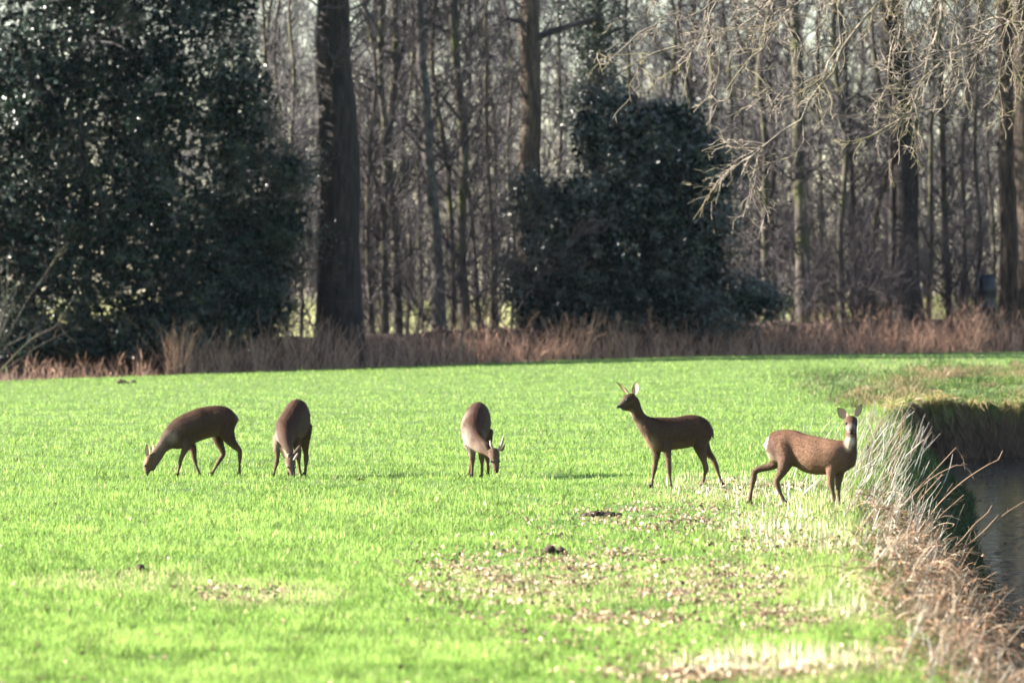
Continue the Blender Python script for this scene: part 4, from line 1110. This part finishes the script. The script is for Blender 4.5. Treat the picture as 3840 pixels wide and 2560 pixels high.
    if tail:
        ln = smooth_line(np.array([[*pt(X, Y, g), r] for X, Y, g, r in tail]), 8)
        V, F = tubes(ln[None, :, :3], ln[None, :, 3], 8); ab = Bag(); ab.add(V, F, np.tile([0.11, 0.065, 0.04], (len(V), 1))); ab.obj('tail', M['fur'], root, True, org)
    return root

BLK, WHT, GRY = (0.012, 0.010, 0.010), (0.62, 0.56, 0.50), (0.11, 0.085, 0.068)
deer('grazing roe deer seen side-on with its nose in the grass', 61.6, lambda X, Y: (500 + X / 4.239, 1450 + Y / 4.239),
     [(1650, 470, 1620, 600, .05, .14), (1560, 370, 1580, 720, .10, .13), (1450, 305, 1450, 760, .125, .11), (1300, 290, 1300, 790, .125, .08), (1150, 310, 1150, 830, .108, .05), (1000, 345, 1010, 880, .122, .02), (860, 400, 880, 950, .115, -.01), (740, 455, 770, 985, .10, -.04), (640, 520, 680, 990, .08, -.06), (560, 600, 620, 985, .065, -.08), (470, 740, 540, 1020, .055, -.11), (380, 900, 470, 1120, .045, -.14), (310, 1000, 420, 1200, .042, -.16), (260, 1080, 390, 1240, .04, -.17)],
     [[(285, 1110, -.17, .05), (235, 1195, -.18, .046), (215, 1290, -.19, .034), (225, 1370, -.2, .026)], [(330, 1190, -.17, .045), (290, 1310, -.19, .034)]],
     [[(800, 760, -.035, .075), (845, 930, -.09, .05), (800, 1040, -.12, .032), (750, 1170, -.12, .025), (735, 1260, -.12, .018), (715, 1340, -.12, .017), (705, 1390, -.12, .018)],
      [(880, 850, .08, .055), (945, 980, .08, .04), (970, 1130, .08, .025), (1005, 1260, .08, .019), (1045, 1365, .08, .017), (1055, 1400, .08, .018)],
      [(1440, 580, .085, .10), (1490, 750, .055, .082), (1560, 870, .03, .055), (1645, 965, .03, .034), (1690, 1020, .03, .027), (1693, 1100, .03, .023), (1690, 1220, .03, .018), (1690, 1330, .03, .017), (1685, 1400, .03, .018)],
      [(1330, 700, .19, .08), (1350, 850, .2, .055), (1400, 980, .2, .037), (1428, 1070, .2, .03), (1370, 1165, .2, .023), (1300, 1290, .2, .019), (1240, 1400, .2, .018), (1228, 1430, .2, .018)]],
     [(232, 1095, -.20, 212, 905, -.21, .030, (-.35, -1, 0)), (300, 1060, -.13, 312, 905, -.12, .026, (-.8, -.4, 0))],
     [(186, 1255, -.228, .011)], (226, 1392, -.222, .016),
     paint=[(200, 1180, -.2, .035, (0.36, 0.20, 0.10), .8), (1650, 520, .14, .06, (0.22, 0.15, 0.11), .6), (600, 800, -.13, .075, (0.20, 0.15, 0.11), .7), (440, 900, -.17, .08, GRY, .6)])  # neck and shoulder blob painted paler to stand in for sunlit fur
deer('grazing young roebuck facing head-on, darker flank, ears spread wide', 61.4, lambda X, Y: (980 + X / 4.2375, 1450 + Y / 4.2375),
     [(590, 260, 590, 600, .07, .52), (585, 200, 590, 800, .125, .42), (570, 195, 575, 830, .13, .30), (530, 225, 545, 850, .13, .15), (480, 300, 500, 860, .13, 0), (430, 390, 450, 880, .128, -.12), (395, 450, 412, 900, .124, -.22), (370, 510, 395, 930, .10, -.30), (368, 620, 402, 960, .075, -.38), (390, 760, 420, 1030, .06, -.46), (420, 920, 450, 1130, .05, -.53), (445, 1040, 470, 1180, .045, -.58)],
     [[(455, 1110, -.6, .050), (465, 1200, -.62, .055), (480, 1300, -.64, .042), (495, 1390, -.65, .03), (500, 1440, -.65, .024)]],
     [[(285, 800, -.2, .065), (252, 960, -.22, .042), (258, 1080, -.22, .029), (245, 1200, -.22, .023), (215, 1320, -.22, .017), (198, 1400, -.22, .017)],
      [(530, 850, -.2, .06), (575, 980, -.2, .04), (590, 1110, -.2, .028), (594, 1210, -.2, .023), (610, 1320, -.2, .017), (630, 1430, -.2, .017)],
      [(680, 620, .38, .09), (690, 800, .4, .068), (692, 920, .42, .046), (708, 1050, .45, .031), (712, 1150, .46, .027), (706, 1250, .45, .021), (697, 1350, .44, .018), (692, 1430, .44, .018)],
      [(480, 650, .4, .09), (450, 850, .42, .05), (430, 1000, .44, .03), (440, 1150, .45, .024), (445, 1300, .44, .017), (450, 1420, .44, .017)]],
     [(418, 1135, -.6, 272, 948, -.60, .036, (-.55, -.7, -.35)), (498, 1100, -.6, 642, 908, -.56, .026, (.6, .55, .2))],
     [(420, 1275, -.675, .011), (538, 1270, -.675, .011)], (503, 1440, -.675, .017),
     antlers=[[(432, 1130, -.64, .011), (425, 1090, -.64, .013), (432, 1062, -.63, .008)], [(512, 1165, -.66, .010), (545, 1115, -.66, .014), (580, 1055, -.65, .008)]],
     paint=[(500, 1430, -.66, .03, BLK, .8), (480, 1300, -.68, .05, (0.09, 0.065, 0.05), .7), (395, 1270, -.62, .05, (0.26, 0.20, 0.16), .8), (290, 870, -.28, .11, (0.22, 0.17, 0.14), .8)])  # left cheek and shoulder blobs paint sunlight into the coat colour
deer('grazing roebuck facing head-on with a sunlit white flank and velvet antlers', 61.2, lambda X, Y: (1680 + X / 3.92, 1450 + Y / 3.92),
     [(450, 290, 450, 600, .07, .5), (450, 232, 455, 760, .125, .40), (440, 225, 445, 800, .13, .28), (420, 250, 430, 830, .135, .14), (395, 300, 410, 860, .14, 0), (375, 370, 395, 890, .135, -.12), (368, 430, 392, 910, .125, -.22), (378, 500, 412, 930, .10, -.30), (412, 620, 450, 960, .075, -.38), (480, 720, 510, 980, .06, -.46), (560, 800, 570, 1010, .052, -.53), (630, 870, 620, 1050, .047, -.58)],
     [[(665, 930, -.6, .052), (680, 1010, -.62, .058), (695, 1110, -.64, .045), (708, 1200, -.66, .032), (712, 1250, -.66, .026)]],
     [[(300, 820, -.22, .062), (345, 930, -.22, .046), (355, 1050, -.22, .031), (358, 1130, -.22, .025), (355, 1220, -.22, .018), (350, 1320, -.22, .018)],
      [(470, 850, -.2, .05), (490, 960, -.22, .036), (497, 1060, -.22, .027), (500, 1140, -.22, .022), (498, 1240, -.22, .017), (494, 1330, -.22, .017)],
      [(330, 700, .35, .08), (340, 900, .38, .04), (345, 1050, .4, .028), (330, 1180, .4, .021), (312, 1310, .4, .017)],
      [(550, 650, .36, .085), (570, 850, .38, .055), (575, 1000, .4, .033), (582, 1100, .42, .027), (590, 1220, .41, .018), (592, 1320, .4, .017)]],
     [(606, 955, -.60, 488, 768, -.56, .026, (-.3, .4, .8)), (772, 945, -.60, 842, 855, -.57, .026, (.5, .5, -.4))],
     [(636, 1095, -.675, .011), (752, 1095, -.675, .011)], (712, 1250, -.68, .017),
     antlers=[[(655, 905, -.63, .012), (632, 850, -.63, .015), (620, 790, -.62, .010)], [(738, 935, -.63, .013), (785, 850, -.63, .016), (808, 770, -.62, .013), (822, 718, -.62, .005)]],
     paint=[(715, 1240, -.67, .03, BLK, .7), (700, 1120, -.68, .05, (0.09, 0.065, 0.05), .7), (640, 1120, -.62, .05, GRY, .6), (330, 800, -.25, .15, (0.25, 0.20, 0.165), .85), (230, 560, -.05, .15, (0.20, 0.155, 0.125), .7), (480, 900, -.42, .09, (0.24, 0.19, 0.15), .7)])  # left flank and neck blobs paler, imitating sun in the coat colour
deer('alert roe doe with raised head and dark shaded flank', 57.8, lambda X, Y: (2260 + X / 3.266, 1400 + Y / 3.266),
     [(1335, 660, 1310, 760, .04, .16), (1290, 580, 1275, 850, .09, .14), (1220, 530, 1200, 890, .12, .12), (1130, 505, 1120, 895, .125, .09), (1000, 515, 1010, 915, .108, .05), (880, 535, 900, 930, .12, .01), (770, 533, 790, 945, .115, -.03), (680, 530, 690, 965, .105, -.06), (600, 532, 620, 960, .09, -.09), (540, 515, 565, 880, .075, -.11), (500, 475, 490, 760, .06, -.12), (470, 415, 430, 660, .05, -.13), (450, 350, 385, 575, .045, -.14), (430, 290, 330, 490, .042, -.15)],
     [[(380, 300, -.15, .052), (310, 320, -.18, .054), (265, 360, -.21, .040), (222, 398, -.24, .028), (200, 412, -.25, .021)], [(360, 400, -.15, .05), (290, 420, -.19, .034), (222, 428, -.235, .018)]],
     [[(660, 850, .03, .052), (660, 960, .03, .043), (648, 1080, .03, .031), (632, 1180, .03, .024), (615, 1270, .03, .017), (600, 1370, .03, .016), (597, 1410, .03, .017)],
      [(750, 780, -.075, .070), (790, 940, -.12, .042), (805, 1060, -.13, .031), (813, 1170, -.13, .025), (825, 1280, -.13, .017), (838, 1380, -.13, .016), (840, 1410, -.13, .017)],
      [(1175, 720, .085, .10), (1190, 880, .05, .070), (1215, 980, .03, .050), (1245, 1080, .03, .033), (1265, 1180, .03, .026), (1250, 1230, .03, .022), (1232, 1320, .03, .017), (1218, 1405, .03, .017)],
      [(1215, 840, .2, .07), (1280, 960, .2, .045), (1347, 1040, .2, .031), (1385, 1120, .2, .025), (1420, 1230, .2, .019), (1460, 1340, .2, .017), (1480, 1400, .2, .018)]],
     [(305, 240, -.17, 165, 108, -.18, .032, (-.75, -.45, -.45)), (393, 250, -.15, 407, 98, -.15, .040, (-.55, -.85, 0))],
     [(300, 322, -.242, .014)], (190, 408, -.262, .018), tail=[(1330, 680, .15, .022), (1343, 735, .15, .017), (1357, 795, .15, .005)],
     paint=[(200, 405, -.26, .035, BLK, .9), (205, 442, -.24, .022, (.7, .7, .7), 1.0), (250, 330, -.24, .05, (0.085, 0.065, 0.055), .5), (330, 500, -.16, .05, (0.35, 0.26, 0.18), .6), (560, 870, -.15, .10, (0.17, 0.11, 0.07), .8), (430, 650, -.17, .06, (0.15, 0.10, 0.07), .7), (1090, 890, .08, .05, (0.16, 0.10, 0.05), .6)])  # paler chest-front blobs carry painted sunlight; muzzle and throat marks are coat
deer('roe doe by the reeds looking at the viewer, white rump patch', 52.9, lambda X, Y: (2760 + X / 3.409, 1480 + Y / 3.409),
     [(390, 600, 400, 700, .05, .24), (440, 500, 450, 840, .095, .225), (530, 455, 540, 880, .125, .19), (640, 443, 650, 900, .13, .15), (760, 455, 760, 925, .106, .11), (880, 497, 880, 990, .122, .07), (1000, 522, 1000, 1018, .128, .03), (1120, 552, 1120, 1020, .12, -.005), (1240, 566, 1240, 1020, .11, -.04), (1340, 575, 1360, 1000, .095, -.06), (1420, 600, 1450, 960, .07, -.08)],
     [[(1390, 850, -.03, .10), (1440, 760, -.06, .085), (1458, 660, -.08, .066), (1465, 570, -.10, .058), (1468, 480, -.10, .054), (1470, 380, -.09, .054)],
      [(1470, 310, -.07, .056), (1470, 370, -.11, .059), (1472, 430, -.16, .044), (1474, 485, -.20, .032), (1474, 512, -.21, .024)]],
     [[(1245, 860, -.055, .075), (1216, 1010, -.11, .044), (1215, 1120, -.12, .031), (1235, 1230, -.12, .025), (1255, 1330, -.12, .021), (1262, 1420, -.12, .019)],
      [(1340, 900, .08, .06), (1325, 1010, .08, .042), (1310, 1120, .08, .029), (1308, 1230, .08, .023), (1310, 1330, .08, .019), (1312, 1425, .08, .018)],
      [(520, 700, .24, .1), (540, 800, .25, .08), (480, 890, .27, .047), (400, 925, .28, .034), (300, 950, .29, .031), (245, 978, .29, .031), (225, 1070, .29, .027), (200, 1200, .29, .022), (178, 1320, .29, .022), (170, 1410, .29, .02)],
      [(620, 670, .13, .115), (640, 820, .07, .086), (612, 930, .03, .057), (560, 1030, .03, .038), (522, 1095, .03, .032), (535, 1170, .03, .025), (570, 1260, .03, .022), (610, 1350, .03, .021), (640, 1415, .03, .02)]],
     [(1405, 292, -.08, 1298, 163, -.07, .042, (-.15, -1, 0)), (1528, 268, -.08, 1617, 115, -.06, .034, (.45, -.9, 0))],
     [(1408, 366, -.150, .012), (1536, 368, -.150, .012)], (1476, 482, -.232, .021),
     paint=[(390, 610, .2, .062, (.66, .6, .53), 1.0), (455, 790, .16, .06, (.45, .36, .26), .8), (1474, 520, -.2, .022, (.6, .57, .52), 1.0), (1425, 445, -.17, .036, (.38, .31, .26), .8), (1505, 430, -.19, .035, (.10, .08, .07), .7), (1475, 400, -.18, .035, (.17, .14, .12), .7), (1480, 478, -.22, .028, BLK, .8), (1450, 600, -.16, .055, (.46, .39, .32), .9), (1430, 680, -.14, .035, (.42, .33, .25), .7), (790, 860, -.1, .07, (.26, .19, .14), .7), (900, 960, -.05, .09, (.12, .08, .055), .5), (1000, 700, -.15, .3, (0.165, 0.090, 0.055), .8), (640, 560, .0, .16, (0.13, 0.068, 0.04), .6)], dark=1.05)  # flank and left face lightened, right face darkened: painted sun and shade
_t = 0
for _o in col.objects:
    if _o.type == 'MESH':
        _t += len(_o.data.loops) - 2 * len(_o.data.polygons)
print('scene built, triangles', _t)
